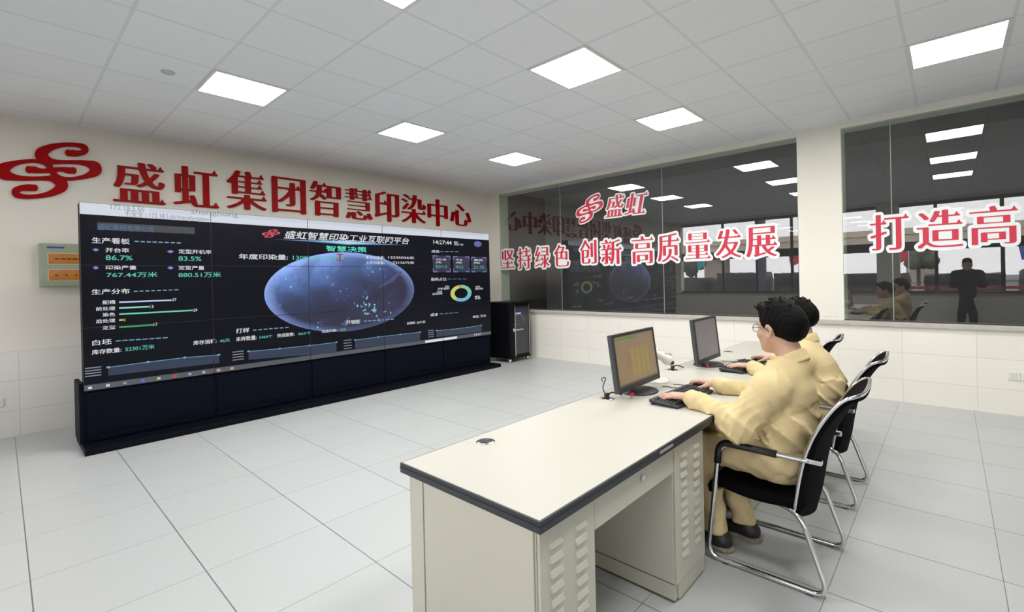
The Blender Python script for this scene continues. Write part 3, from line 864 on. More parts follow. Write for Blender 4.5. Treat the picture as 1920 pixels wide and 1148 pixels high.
rect('browser_tab', VX0 + .50, VX1 - .06, 2.205, VZ1 - .006, glow('pixels_tabstrip', (.62, .68, .80), .8), YS + .0001)
rect('taskbar', VX0 + .002, VX1 - .002, VZ0 + .002, .590, glow('pixels_taskbar', (.12, .135, .16), .55), YS + .0002)
for s, c, x0, x1, z0, z1 in SCREEN_TEXT:
    sh = .22 if len(s) == 13 else 0
    me = fit_mesh(text_mesh(s, .012 if c != 'gray' else 0, sh), x0, x1, z0, z1)
    me.transform(Matrix.Translation((0, YS - .0008, 0)) @ FRONT)
    o = obj('screen_text', me, sg(c), vw); o.location = vw_off
for s, c, x0, x1, z0, z1 in SCREEN_BOX:
    if s == 'bar': zm = (z0 + z1) / 2; z0, z1 = zm - .007, zm + .007
    if s in ('task_icon',) :
        zm = .5625; xm = (x0 + x1) / 2; w = .018
        n = 4 if c in ('white', 'gray2', 'lyellow', 'sky', 'lilac') else 14
        pts = [(xm + w * math.cos(2 * math.pi * k / n + (math.pi / 4 if n == 4 else 0)), zm + .8 * w * math.sin(2 * math.pi * k / n + (math.pi / 4 if n == 4 else 0))) for k in range(n)]
        flat(s, pts, sg(c), YS - .0006)
    elif s == 'icon': flat(s, [(x0, (z0 + z1) / 2), ((x0 + x1) / 2, z0), (x1, (z0 + z1) / 2), ((x0 + x1) / 2, z1)], sg(c))
    elif s == 'task_field': rect(s, x0, x1, .545, .582, sg(c), YS - .0004)
    else: rect(s, x0, x1, z0, z1, sg(c), YS - .0002)
M_chart = glow('pixels_chart_area', (.025, .060, .15), .38)
M_cline = glow('pixels_chart_line', (.25, .55, .80), .6)
for P in SCREEN_CHART:
    o = flat('area_chart', P, M_chart, YS - .0001)
    L = bmesh.new()
    for a, b in zip(P[:3], P[1:4]):
        q = [(a[0], a[1] - .004), (b[0], b[1] - .004), (b[0], b[1] + .002), (a[0], a[1] + .002)]
        L.faces.new([L.verts.new((x, YS - .0008, z)) for x, z in q])
    for a in P[:4]:
        L.faces.new([L.verts.new((a[0] + .016 * math.cos(k * .785), YS - .0012, a[1] + .010 * math.sin(k * .785))) for k in range(8)])
    obj('chart_line', L, M_cline, o)
    A = bmesh.new(); x0 = P[0][0]; z0 = P[5][1]
    for k in range(4):
        z = z0 + .012 + k * (P[0][1] - z0) / 3.2
        A.faces.new([A.verts.new((x, YS - .0008, zz)) for x, zz in ((x0 - .16, z), (x0 - .05, z), (x0 - .05, z + .010), (x0 - .16, z + .010))])
    obj('chart_axis', A, sg('gray'), o)
# globe
g0, g1, h0, h1 = GLOBE
mg = bpy.data.materials.new('pixels_globe'); mg.use_nodes = True
nt = mg.node_tree; b = nt.nodes['Principled BSDF']
b.inputs['Base Color'].default_value = (.01, .01, .012, 1); b.inputs['Roughness'].default_value = .33
tc = nt.nodes.new('ShaderNodeTexCoord')
mp = nt.nodes.new('ShaderNodeMapping'); mp.vector_type = 'POINT'
cx, cz, rx, rz = (g0 + g1) / 2, (h0 + h1) / 2, (g1 - g0) / 2, (h1 - h0) / 2
mp.inputs['Scale'].default_value = (1 / rx, 0, 1 / rz); mp.inputs['Location'].default_value = (-cx / rx, 0, -cz / rz)
nt.links.new(tc.outputs['Object'], mp.inputs[0])
ln = nt.nodes.new('ShaderNodeVectorMath'); ln.operation = 'LENGTH'; nt.links.new(mp.outputs[0], ln.inputs[0])
sp = nt.nodes.new('ShaderNodeSeparateXYZ'); nt.links.new(mp.outputs[0], sp.inputs[0])
dr = nt.nodes.new('ShaderNodeMath'); dr.operation = 'MULTIPLY_ADD'; nt.links.new(sp.outputs[2], dr.inputs[0]); dr.inputs[1].default_value = .75
sx_ = math_node(nt, 'MULTIPLY', sp.outputs[0], -.42); nt.links.new(sx_, dr.inputs[2])
rp = nt.nodes.new('ShaderNodeValToRGB'); e = rp.color_ramp.elements
e[0].position = .38; e[0].color = (.012, .013, .050, 1)
e[1].position = .95; e[1].color = (.24, .38, .85, 1)
x = e.new(.57); x.color = (.022, .040, .125, 1)
x = e.new(.76); x.color = (.075, .15, .40, 1)
hh = nt.nodes.new('ShaderNodeMapRange'); hh.inputs[1].default_value = -1; hh.inputs[2].default_value = 1
nt.links.new(dr.outputs[0], hh.inputs[0]); nt.links.new(hh.outputs[0], rp.inputs[0])
nz = nt.nodes.new('ShaderNodeTexNoise'); nz.inputs['Scale'].default_value = 2.3; nz.inputs['Detail'].default_value = 6; nz.inputs['Roughness'].default_value = .6
nt.links.new(tc.outputs['Object'], nz.inputs['Vector'])
cont = nt.nodes.new('ShaderNodeMapRange'); cont.inputs[1].default_value = .46; cont.inputs[2].default_value = .56; cont.inputs[3].default_value = .70; cont.inputs[4].default_value = 1.2
nt.links.new(nz.outputs['Fac'], cont.inputs[0])
m1 = nt.nodes.new('ShaderNodeMix'); m1.data_type = 'RGBA'; m1.blend_type = 'MULTIPLY'; m1.inputs[0].default_value = 1
nt.links.new(rp.outputs[0], m1.inputs[6]); nt.links.new(cont.outputs[0], m1.inputs[7])
lim = nt.nodes.new('ShaderNodeMapRange'); lim.inputs[1].default_value = .86; lim.inputs[2].default_value = 1.0
nt.links.new(ln.outputs['Value'], lim.inputs[0])
lm = math_node(nt, 'MULTIPLY', lim.outputs[0], hh.outputs[0])
m2 = nt.nodes.new('ShaderNodeMix'); m2.data_type = 'RGBA'; nt.links.new(lm, m2.inputs[0]); nt.links.new(m1.outputs[2], m2.inputs[6]); m2.inputs[7].default_value = (.30, .45, .95, 1)
n3 = nt.nodes.new('ShaderNodeTexNoise'); n3.inputs['Scale'].default_value = 26; n3.inputs['Detail'].default_value = 2
nt.links.new(tc.outputs['Object'], n3.inputs['Vector'])
ct = math_node(nt, 'GREATER_THAN', math_node(nt, 'MULTIPLY', n3.outputs['Fac'], nz.outputs['Fac']), .392)
m3 = nt.nodes.new('ShaderNodeMix'); m3.data_type = 'RGBA'; nt.links.new(ct, m3.inputs[0]); nt.links.new(m2.outputs[2], m3.inputs[6]); m3.inputs[7].default_value = (.20, .50, .55, 1)
nt.links.new(m3.outputs[2], b.inputs['Emission Color']); b.inputs['Emission Strength'].default_value = 1.0 * SCREEN_GAIN
flat('globe', [(cx + rx * math.cos(k * math.pi / 32), cz + rz * math.sin(k * math.pi / 32)) for k in range(64)], mg, YS + .0002)
def lens(name, x0, x1, z0, z1, m, y):
    xm, zm = (x0 + x1) / 2, (z0 + z1) / 2
    P = [(x0 + (x1 - x0) * k / 16, zm + (z1 - z0) / 2 * (1 - abs(k / 8 - 1)) ** 1.6) for k in range(17)]
    Q = [(x, 2 * zm - z) for x, z in P[1:-1]]
    return flat(name, P + Q[::-1], m, y)
a, b_, c, d = STREAK
lens('light_streak', a, b_, c + .005, d - .005, glow('pixels_streak', (.10, .28, .50), .8), YS - .0002)
lens('light_streak', a + .45, b_ - .45, c + .018, d - .018, glow('pixels_streak_core', (.55, .80, .95), .8), YS - .0005)
flat('globe_glare', [(1.02, 1.36), (1.42, 1.62), (1.46, 1.60), (1.30, 1.47)], glow('pixels_glare', (.16, .15, .48), .35), YS - .0002)
flat('globe_glare', [(.52, .93), (.66, 1.04), (.60, .90)], glow('pixels_glare', (.16, .15, .48), .35), YS - .0002)
xm, zm = (DONUT[0] + DONUT[1]) / 2, (DONUT[2] + DONUT[3]) / 2; R = (DONUT[3] - DONUT[2]) / 2; Rx = (DONUT[1] - DONUT[0]) / 2
dn = rect('donut_chart', xm - .001, xm + .001, zm - .001, zm + .001, sg('panelgray'))
for a0, a1, c in ((90, 105, (.80, .25, .18)), (105, 230, (.72, .70, .18)), (230, 360, (.18, .55, .72)), (0, 90, (.25, .68, .40))):
    bm = bmesh.new(); n = 10
    for k in range(n):
        u, v = math.radians(a0 + (a1 - a0) * k / n), math.radians(a0 + (a1 - a0) * (k + 1) / n)
        bm.faces.new([bm.verts.new((xm + Rx * q * math.cos(w), YS - .0003, zm + R * q * math.sin(w))) for q, w in ((.62, u), (1, u), (1, v), (.62, v))])
    obj('donut_segment', bm, glow('pixels_donut_%d' % a0, c, .75), dn)
for x0, x1, z0, z1 in KPI:
    bm = bmesh.new()
    for X, sx in ((x0, 1), (x1, -1)):
        for Z, sz in ((z0, 1), (z1, -1)):
            for w, hh_ in ((.09, .014), (.012, .06)):
                P = [(X, Z), (X + sx * w, Z), (X + sx * w, Z + sz * hh_), (X, Z + sz * hh_)]
                bm.faces.new([bm.verts.new((x, YS - .0004, z)) for x, z in P])
    o = rect('value_box', x0, x1, z0, z1, glow('pixels_kpi', (.028, .034, .085), .6), YS)
    obj('box_corners', bm, glow('pixels_kpi_edge', (.25, .28, .60), .7), o)
xm, zm = (AVATAR[0] + AVATAR[1]) / 2, (AVATAR[2] + AVATAR[3]) / 2
flat('avatar', [(xm + .085 * math.cos(k * math.pi / 10), zm + .05 * math.sin(k * math.pi / 10)) for k in range(20)], glow('pixels_avatar', (.14, .16, .50), .7))
x0, x1, z0, z1 = CURSOR
bm = bmesh.new()
for P in ((x0, x1, z1 - .014, z1), (x0, x1, z0, z0 + .014), ((x0 + x1) / 2 - .012, (x0 + x1) / 2 + .012, z0, z1)):
    bm.faces.new([bm.verts.new((x, YS - .0012, z)) for x, z in ((P[0], P[2]), (P[1], P[2]), (P[1], P[3]), (P[0], P[3]))])
o = obj('text_cursor', bm, glow('pixels_cursor', (.45, .06, .07), .6), vw); o.location = vw_off

# emblem: two interlocked spiral strokes, symmetric about the centre
def emblem_loops(margin=0.0):
    st = 1.46; h = .006
    X, Y = np.meshgrid(np.arange(-.66, .66, h), np.arange(-.38, .38, h), indexing='ij')
    d = np.full(X.shape, 9.0)
    for sgn in (1, -1):
        m = [(sgn * (a + c) / 2 * st, sgn * (b + e) / 2, math.hypot((a - c) * st, b - e) / 2) for a, b, c, e in EMBLEM]
        m[-1] = (m[-1][0], m[-1][1], m[-1][2] * 1.1); m[0] = (m[0][0], m[0][1], m[0][2] * 1.1)
        for p, q in zip(m[:-1], m[1:]):
            vx, vy = q[0] - p[0], q[1] - p[1]
            t = np.clip(((X - p[0]) * vx + (Y - p[1]) * vy) / max(vx * vx + vy * vy, 1e-9), 0, 1)
            d = np.minimum(d, np.hypot(X - p[0] - t * vx, Y - p[1] - t * vy) - (p[2] + (q[2] - p[2]) * t))
    L = contour(d - margin, -.66, -.38, h)
    if margin:
        s = 1 if area(max(L, key=lambda P: abs(area(P)))) > 0 else -1
        L = [P for P in L if area(P) * s > 0]
    return [[Vector((p.x / st, p.y)) for p in P] for P in L]
EL = emblem_loops()
me = curve_mesh(fit(EL, LOGO_SCREEN[0], LOGO_SCREEN[1], LOGO_SCREEN[2], LOGO_SCREEN[3]))
me.transform(Matrix.Translation((0, YS - .001, 0)) @ FRONT)
o = obj('screen_emblem', me, glow('pixels_emblem', (.75, .06, .09), .8), vw); o.location = vw_off

# ================================================================== SIGN ON THE FRONT WALL
M_red = mat('sign_red_acrylic', (0.33, 0.0, 0.0015), rough=0.45, spec=.10, var=.03)
me = curve_mesh(EL, .013); me.transform(Matrix.Translation((0, -.0145, 0)) @ FRONT)
o = obj('wall_emblem', me, M_red); o.location = (-2.008, FY, 2.719)
tag(o, 'large red double spiral emblem on the cream wall left of the red characters', 'emblem')
ORD = ['first character of the red wall sign, next to the emblem', 'second character of the red wall sign', 'third character of the red wall sign', 'fourth character of the red wall sign, a framed square', 'fifth character of the red wall sign',
       'sixth character of the red wall sign', 'seventh character of the red wall sign', 'eighth character of the red wall sign', 'ninth character of the red wall sign', 'last character of the red wall sign, by the corner']
for (ch, x0, x1, z0, z1), w in zip(SIGN, ORD):
    me = curve_mesh(fit(serif_style(glyph(ch)), x0, x1, z0, z1), .013)
    me.transform(Matrix.Translation((0, FY - .0145, 0)) @ FRONT)
    cx, cz = (x0 + x1) / 2, (z0 + z1) / 2
    me.transform(Matrix.Translation((-cx, -FY, -cz)))
    o = obj('sign_character', me, M_red); o.location = (cx, FY, cz)
    tag(o, 'raised %s, %s' % (ch, w), 'sign character', 'red raised characters of the wall sign')

# ================================================================== VINYL LETTERING ON THE GLASS
M_vred = mat('vinyl_red', (0.60, 0.020, 0.055), rough=0.5, var=.02)
M_vwhite = mat('vinyl_white', (0.80, 0.84, 0.84), rough=0.5, var=.01)
def vinyl(row, ch, y0, y1, z0, z1):
    yc, zc = (y0 + y1) / 2, (z0 + z1) / 2
    half = abs(y1 - y0) / 2; hz = (z1 - z0) / 2; bd = .036 if row != 'top' else .024
    where = {'top': 'in the upper line on the left window', 'motto': 'in the motto across the left window', 'right': 'in the motto on the right window'}[row]
    root = thing('window_character' if ch != 'emblem' else 'window_emblem', ('red white-edged character %s %s' % (ch, where)) if ch != 'emblem' else 'red white-edged double spiral emblem on the left window', 'window lettering', (GX + .0045, yc, zc), 0, 'red and white lettering stuck on the windows' if ch != 'emblem' else None)
    if ch == 'emblem':
        A, B = EL, emblem_loops(.030); sh = .10
    else:
        A, B = serif_style(glyph(ch), margin=bd / max(z1 - z0, .1)); sh = .22 if row == 'top' else 0
    for nm, L, m, dx in (('character_face' if ch != 'emblem' else 'emblem_face', A, M_vred, -.0036), ('white_margin', B, M_vwhite, -.0008)):
        me = curve_mesh(fit(L, -half, half, -hz, hz, sh, ref=B)); me.transform(Matrix.Translation((dx, 0, 0)) @ SIDE)
        obj(nm, me, m, root)
for r in GLASS_TEXT: vinyl(*r)

# ================================================================== SERVER RACK AND WALL BOX
M_rack = mat('rack_black', (0.003, 0.0035, 0.005), rough=0.40, spec=.12, var=.1)
M_chrome = mat('chrome', (0.75, 0.75, 0.77), rough=0.10, metal=1.0, var=.02)
M_steel = mat('brushed_steel', (0.55, 0.56, 0.58), rough=0.28, metal=1.0, var=.04)
M_rubber = mat('black_rubber', (0.012, 0.012, 0.013), rough=0.55)
rk = thing('server_rack', 'black server rack on castors with a smoked glass door, right of the video wall', 'server rack', (3.80, 4.58, 0))
obj('cabinet_body', boxes((-.28, .28, -.285, .28, .065, 1.065)), M_rack, rk, bevel=.012)
obj('door_frame', boxes((-.265, -.145, -.303, -.286, .085, 1.045), (.232, .265, -.303, -.286, .085, 1.045), (-.145, .232, -.303, -.286, .98, 1.045), (-.145, .232, -.303, -.286, .085, .135)), M_rack, rk, bevel=.004)
dg_ = obj('door_glass', boxes((-.145, .232, -.296, -.290, .135, .98)), mat('smoked_glass', (.030, .034, .042), rough=.08, spec=.6), rk)
for x in (-.150, .226):
    obj('chrome_strip', boxes((x, x + .013, -.309, -.3035, .10, 1.005)), M_chrome, rk, bevel=.002)
obj('door_lock', lathe(bmesh.new(), [(.010, -.03), (.016, -.028), (.016, .03), (.010, .032)], (-.185, -.309, .57), 12), M_chrome, rk, smooth=True)
obj('handle', boxes((-.125, .07, -.3055, -.2965, .558, .582)), M_steel, rk, bevel=.003)
obj('display', boxes((-.11, .02, -.2990, -.2962, .845, .875)), glow('pixels_rack_display', (.30, .28, 1.0), 1.1), rk)
for z in (.82, .77, .72, .67): obj('equipment_front', boxes((-.11, -.02, -.2985, -.2963, z - .012, z + .012)), mat('rack_gear', (.07, .075, .085), rough=.4), rk)
obj('cable_loop', tubes(spline([(.03, -.2985, .83), (.05, -.2985, .74), (.09, -.2985, .69), (.11, -.2985, .76), (.08, -.2985, .81)]), .003, 6), mat('grey_cable', (.25, .26, .28), rough=.5), rk)
for x, y in ((-.23, -.24), (.23, -.24), (-.23, .22), (.23, .22)):
    bm = tubes([(x - .016, y, .031), (x + .016, y, .031)], .030, 14)
    c_ = obj('castor', bm, M_chrome, rk, smooth=True)
    obj('castor_fork', boxes((x - .024, x + .024, y - .018, y + .018, .052, .0645)), M_steel, c_)

M_box = mat('box_sage_grey', (0.33, 0.37, 0.27), rough=0.45, var=.03)
eb = thing('distribution_box', 'sage grey electrical box with two amber windows on the front wall', 'electrical box', (-1.72, FY, 1.72))
obj('housing', boxes((-.40, .40, -.115, -.0008, -.222, .222)), M_box, eb, bevel=.006)
mw = mat('amber_window', (.55, .22, .05), rough=.18, var=.22, vscale=16)
for z, k in ((.062, 0), (-.108, 1)):
    w = obj('breaker_window', boxes((-.335, .335, -.119, -.1155, z - .055, z + .055)), mw, eb)
    for q in range(6):
        x = -.29 + q * (.045 if k == 0 else .075)
        obj('breaker_switch', boxes((x, x + (.036 if k == 0 else .022), -.1205, -.1192, z - .006, z + .006)), mat('breaker_black', (.03, .02, .012), rough=.4), w)
    obj('window_rim', boxes((-.342, .342, -.1195, -.1155, z + .0552, z + .060), (-.342, .342, -.1195, -.1155, z - .060, z - .0552), (-.342, -.3355, -.1195, -.1155, z - .055, z + .055)), mat('box_rim', (.62, .60, .50), rough=.4), eb)
    obj('window_rail', boxes((-.333, .333, -.1202, -.1192, z - .030, z - .026)), mat('rail_olive', (.20, .16, .04), rough=.5), w)
obj('maker_plate', boxes((-.345, -.215, -.1168, -.1155, .172, .190)), mat('blue_plate', (.05, .07, .35), rough=.4), eb)
obj('green_line', boxes((-.30, -.10, -.1168, -.1155, .142, .148)), mat('lime', (.30, .42, .05), rough=.5), eb)
bm = bmesh.new(); bm.faces.new([bm.verts.new(p) for p in ((.03, -.1172, .155), (.11, -.1172, .155), (.07, -.1172, .21))])
hz_ = obj('hazard_sticker', bm, mat('hazard_amber', (.50, .30, .05), rough=.5), eb)
bm = bmesh.new(); bm.faces.new([bm.verts.new(p) for p in ((.064, -.1178, .163), (.078, -.1178, .180), (.068, -.1178, .180), (.074, -.1178, .198), (.060, -.1178, .178), (.070, -.1178, .178))])
obj('hazard_bolt', bm, M_rubber, hz_)

# ================================================================== DESK
M_top = mat('desk_top_laminate', (0.50, 0.485, 0.43), rough=0.42, var=.012, vscale=3)
M_edge = mat('desk_edge_black', (0.020, 0.022, 0.028), rough=0.40)
M_desk = mat('desk_steel_cream', (0.465, 0.45, 0.375), rough=0.32, var=.015, vscale=3)
M_gap = mat('desk_gap', (0.10, 0.10, 0.09), rough=.7)
DX0, DX1, DY0, DY1, DZ = -1.372, 2.86, -.545, .165, .760
desk = thing('office_desk', 'long cream steel desk with a black-edged top and louvred cupboards', 'desk', (DX0, -.19, 0))
doff = Vector((-DX0, .19, 0))
def dpart(name, bm, m, parent=None, **k):
    o = obj(name, bm, m, parent or desk, **k)
    if parent is None: o.location = doff
    return o
dpart('desk_top', boxes((DX0 + .006, DX1 - .006, DY0 + .006, DY1 - .006, .738, DZ)), M_top)
bm = boxes((DX0, DX0 + .006, DY0, DY1, .722, DZ - .0012), (DX1 - .006, DX1, DY0, DY1, .722, DZ - .0012), (DX0 + .006, DX1 - .006, DY0, DY0 + .006, .722, DZ - .0012), (DX0 + .006, DX1 - .006, DY1 - .006, DY1, .722, DZ - .0012))
box(bm, DX0 + .006, DX1 - .006, DY0 + .004, DY1 - .004, .722, .738)
for z in (.741,):
    box(bm, DX0 - .002, DX1 + .002, DY0 - .002, DY0 + .002, z - .004, z + .003); box(bm, DX0 - .002, DX0 + .002, DY0, DY1, z - .004, z + .003)
dpart('edge_band', bm, M_edge)
def pedestal(x0, x1, left_end):
    f = -.515
    p = dpart('pedestal', boxes((x0, x1, f + .012, DY1 - .035, .085, .722), (x0, x1, f + .012, DY1 - .035, .012, .080)), M_desk, bevel=.003)
    dpart('plinth', boxes((x0 + .004, x1 - .004, f + .020, DY1 - .045, .0, .085)), M_gap)
    d = boxes((x0 + .004, x1 - .004, f, f + .0115, .085, .718))
    dr = dpart('door', d, M_desk, bevel=.002)
    for cx in (x0 + .28 * (x1 - x0), x0 + .72 * (x1 - x0)):
        bm = bmesh.new()
        for k in range(11):
            z = .645 - k * .045
            P = [(cx - .034, z - .009), (cx + .034, z - .009), (cx + .034, z + .011), (cx - .034, z + .011)]
            lo = [bm.verts.new((x, f - .0004, zz)) for x, zz in P]
            rd = [bm.verts.new((cx - .028, f - .009, z - .007)), bm.verts.new((cx + .028, f - .009, z - .007)), bm.verts.new((cx + .024, f - .003, z + .008)), bm.verts.new((cx - .024, f - .003, z + .008))]
            bm.faces.new(rd)
            for a in range(4): bm.faces.new((lo[a], lo[(a + 1) % 4], rd[(a + 1) % 4], rd[a]))
        obj('louvres', bm, M_desk, dr)
    dpart('toe_kick', boxes((x0 + .03, x1 - .012, f + .002, f + .0115, .012, .083)), M_desk, bevel=.002)
PED = [(-1.345, -1.048), (-.418, -.092), (.605, .93), (1.62, 1.945), (2.54, 2.835)]
for a, b in PED: pedestal(a, b, a < -1)
dpart('end_panel', boxes((-1.352, -1.3455, -.498, .045, .015, .720), (-1.352, -1.3455, .052, .128, .015, .720)), M_desk, bevel=.002)
dpart('back_panel', boxes((-1.345, 2.835, DY1 - .034, DY1 - .022, .02, .722)), M_desk)
for n, ((_, a), (b, _2)) in enumerate(zip(PED[:-1], PED[1:])):
    if n < 3: dpart('kneehole_panel', boxes((a + .002, b - .002, -.10, -.09, .30, .60)), M_desk)
    if n == 0:
        dr = dpart('drawer', boxes((a + .003, b - .003, -.512, -.498, .590, .716), (a + .02, b - .02, -.498, -.08, .60, .70)), M_desk, bevel=.003)
        xm = (a + b) / 2 + .02
        obj('drawer_lock', tubes([(xm, -.512, .662), (xm, -.522, .662)], .013, 14), M_chrome, dr)
obj('edge_plate', boxes((-.62, -.50, DY0 - .0035, DY0 - .002, .737, .749)), mat('faded_sticker', (.30, .30, .32), rough=.4), desk).location = doff
for i, (x, y) in enumerate(((-1.005, .072), (-.07, .046), (.93, .110), (2.0, .070))):
    g = dpart('cable_grommet', lathe(bmesh.new(), [(.006, .0035), (.026, .0035), (.034, .0045), (.040, .003), (.042, .0004)], (x, y, DZ), 24), M_chrome, smooth=True)
    obj('grommet_hole', lathe(bmesh.new(), [(.003, .0052), (.020, .0050), (.022, .0038)], (x - .006, y + .004, DZ), 18), M_rubber, g)

# ================================================================== COMPUTERS
M_plastic = mat('computer_black_plastic', (0.022, 0.023, 0.026), rough=0.42)
M_pgrey = mat('computer_grey_plastic', (0.045, 0.048, 0.055), rough=0.45)
def monitor(loc, rz, tilt, label, picture, ww=.515, hh=.335):
    t = thing('monitor', label, 'monitor', loc, rz, 'monitors on the desk')
    T = Matrix.Translation((0, .02, .035)) @ Matrix.Rotation(-tilt, 4, 'X')
    def P(name, bm, m, par=t, **k):
        bmesh.ops.transform(bm, matrix=T, verts=bm.verts); return obj(name, bm, m, par, **k)
    w = ww / 2
    P('housing', boxes((-w, w, 0, .028, 0, hh), (-w * .6, w * .6, .028, .05, .05, hh - .05)), M_pgrey, bevel=.004)
    P('bezel', boxes((-w, -w + .021, -.006, .001, 0, hh), (w - .021, w, -.006, .001, 0, hh), (-w + .021, w - .021, -.006, .001, hh - .019, hh), (-w + .021, w - .021, -.006, .001, 0, .032)), M_plastic, bevel=.002)
    s = P('display', boxes((-w + .0205, w - .0205, -.0025, .0012, .0315, hh - .0185)), picture)
    if picture.name == 'display_sheet':
        y = -.0030
        def F(name, x0, x1, z0, z1, m):
            bm = bmesh.new(); bm.faces.new([bm.verts.new(p) for p in ((x0, y, z0), (x1, y, z0), (x1, y, z1), (x0, y, z1))]); P(name, bm, m, s)
        F('green_title_bar', -w + .03, .02, hh - .040, hh - .028, glow('pixels_sheet_green', (.10, .26, .06), .75))
        F('ribbon', -w + .03, w - .03, hh - .062, hh - .042, glow('pixels_sheet_ribbon', (.30, .22, .13), .75))
        for q in range(4): F('yellow_column', -.07 + q * .062, -.03 + q * .062, .07, hh - .10, glow('pixels_sheet_yellow', (.36, .27, .07), .75))
        for q in range(7): F('red_entry', -.125 + (q % 3) * .008, -.108 + (q % 3) * .008, .10 + q * .018, .107 + q * .018, glow('pixels_sheet_red', (.30, .07, .04), .75))
        F('dark_status_strip', -w + .03, w - .03, .034, .041, glow('pixels_sheet_dark', (.09, .08, .05), .6))
    obj('neck', boxes((-.028, .028, .075, .100, .008, .16)), M_plastic, t, bevel=.004)
    bm = bmesh.new(); lathe(bm, [(.02, .0005), (.122, .0005), (.130, .004), (.118, .009), (.04, .012)], (0, .0, 0), 36)
    bmesh.ops.transform(bm, matrix=Matrix.Translation((0, .03, 0)) @ Matrix.Diagonal((1, .86, 1, 1)), verts=bm.verts)
    obj('base', bm, M_plastic, t, smooth=True)
    tg = obj('red_tag', boxes((-w + .075, -w + .105, -.022, -.010, .012, .032)), mat('red_tag', (.55, .01, .02), rough=.5), t, bevel=.004)
    return t
def disp(name, c0, c1):
    m = bpy.data.materials.new(name); m.use_nodes = True
    nt = m.node_tree; b = nt.nodes['Principled BSDF']
    b.inputs['Base Color'].default_value = (.03, .03, .03, 1); b.inputs['Roughness'].default_value = .35
    tc = nt.nodes.new('ShaderNodeTexCoord'); nz = nt.nodes.new('ShaderNodeTexNoise'); nz.inputs['Scale'].default_value = 5
    nt.links.new(tc.outputs['Object'], nz.inputs['Vector'])
    mx = nt.nodes.new('ShaderNodeMix'); mx.data_type = 'RGBA'; mx.inputs[6].default_value = (*c0, 1); mx.inputs[7].default_value = (*c1, 1)
    nt.links.new(nz.outputs['Fac'], mx.inputs[0]); nt.links.new(mx.outputs[2], b.inputs['Emission Color']); b.inputs['Emission Strength'].default_value = .75 * SCREEN_GAIN
    return m
m1 = monitor((.205, -.040, DZ), math.radians(2), math.radians(7.5), 'black monitor with an orange-brown spreadsheet on screen, nearer of the two', disp('display_sheet', (.26, .17, .09), (.30, .21, .11)), .545)
m2 = monitor((1.292, -.050, DZ), math.radians(1), math.radians(6), 'black monitor with a plain grey-mauve screen, farther of the two', disp('display_plain', (.15, .13, .135), (.20, .165, .17)), .475)

def keyboard(loc, rz, label):
    t = thing('keyboard', label, 'keyboard', loc, rz, 'keyboards on the desk')
    bm = boxes((-.235, .235, -.085, .085, .004, .016)); 
    for v in bm.verts:
        if v.co.y > 0 and v.co.z > .01: v.co.z += .014
    for v in bm.verts:
        if v.co.y > 0 and v.co.z < .01: v.co.z += .006
    obj('case', bm, M_plastic, t, bevel=.006)
    k = bmesh.new()
    def key(x0, x1, y):
        z = .017 + .0145 * (y + .085) / .17
        a = [k.verts.new((x, yy, z)) for x, yy in ((x0, y - .0085), (x1, y - .0085), (x1, y + .0085), (x0, y + .0085))]
        b = [k.verts.new((x, yy, z + .008)) for x, yy in ((x0 + .0025, y - .006), (x1 - .0025, y - .006), (x1 - .0025, y + .0065), (x0 + .0025, y + .0065))]
        k.faces.new(b)
        for q in range(4): k.faces.new((a[q], a[(q + 1) % 4], b[(q + 1) % 4], b[q]))
    for r in range(6):
        y = -.055 + r * .0195 + (.006 if r == 5 else 0)
        row = ([.024, .024, .024, .112, .024, .024, .024] if r == 0 else [.0178] * 15)
        x = -.225
        for wd in row: key(x, x + wd, y); x += wd + .0012
        for c in range(3): key(.068 + c * .019, .086 + c * .019, y) if r not in (1,) else (key(.087, .105, y) if c == 1 else None)
        for c in range(4): key(.135 + c * .019, .153 + c * .019, y)
    obj('keycaps', k, mat('keycap_black', (.030, .033, .040), rough=.38), t)
    for x in (-.2, .2): obj('foot', boxes((x - .02, x + .02, -.078, -.066, 0, .005)), M_rubber, t)
    for x in (-.2, .2): obj('foot', boxes((x - .02, x + .02, .066, .078, 0, .011)), M_rubber, t)
    obj('cable', tubes(spline([(.16, .08, .02), (.17, .115, .012), (.19, .15, .004), (.20, .19, .0035), (.19, .225, .0035)], 8), .0024, 6), M_rubber, t)
    return t
keyboard((.195, -.288, DZ + .0006), math.radians(-1.5), 'black keyboard under the left hand of the man with glasses')
keyboard((1.30, -.27, DZ + .0006), math.radians(-1.5), 'black keyboard in front of the farther monitor')
def mouse(loc, rz, label):
    t = thing('computer_mouse', label, 'mouse', loc, rz, 'mice on the desk')
    F = Field((-.05, -.08, -.01), (.05, .08, .05), .004)
    F.ell((0, -.008, .006), (.031, .056, .031), k=0); F.d = np.maximum(F.d, .0006 - F.Z)
    obj('mouse_body', _mesh(F), M_plastic, t, smooth=True)
    obj('scroll_wheel', tubes([(-.004, .026, .033), (.004, .026, .033)], .006, 10), M_pgrey, t)
    obj('cable', tubes(spline([(0, .045, .012), (.005, .08, .004), (.0, .12, .004), (-.02, .155, .004)], 8), .0022, 6), M_rubber, t)
    return t
def _mesh(F, it=1):
    V, Q = F.mesh(); V = relax(V, Q, it)
    me = bpy.data.meshes.new('m'); me.from_pydata(V.tolist(), [], Q.tolist()); me.update(); return me
mouse((.50, -.262, DZ + .0012), math.radians(6), 'black mouse under the right hand of the man with glasses')
mouse((1.64, -.285, DZ + .0012), math.radians(6), 'black mouse under the right hand of the farther man')

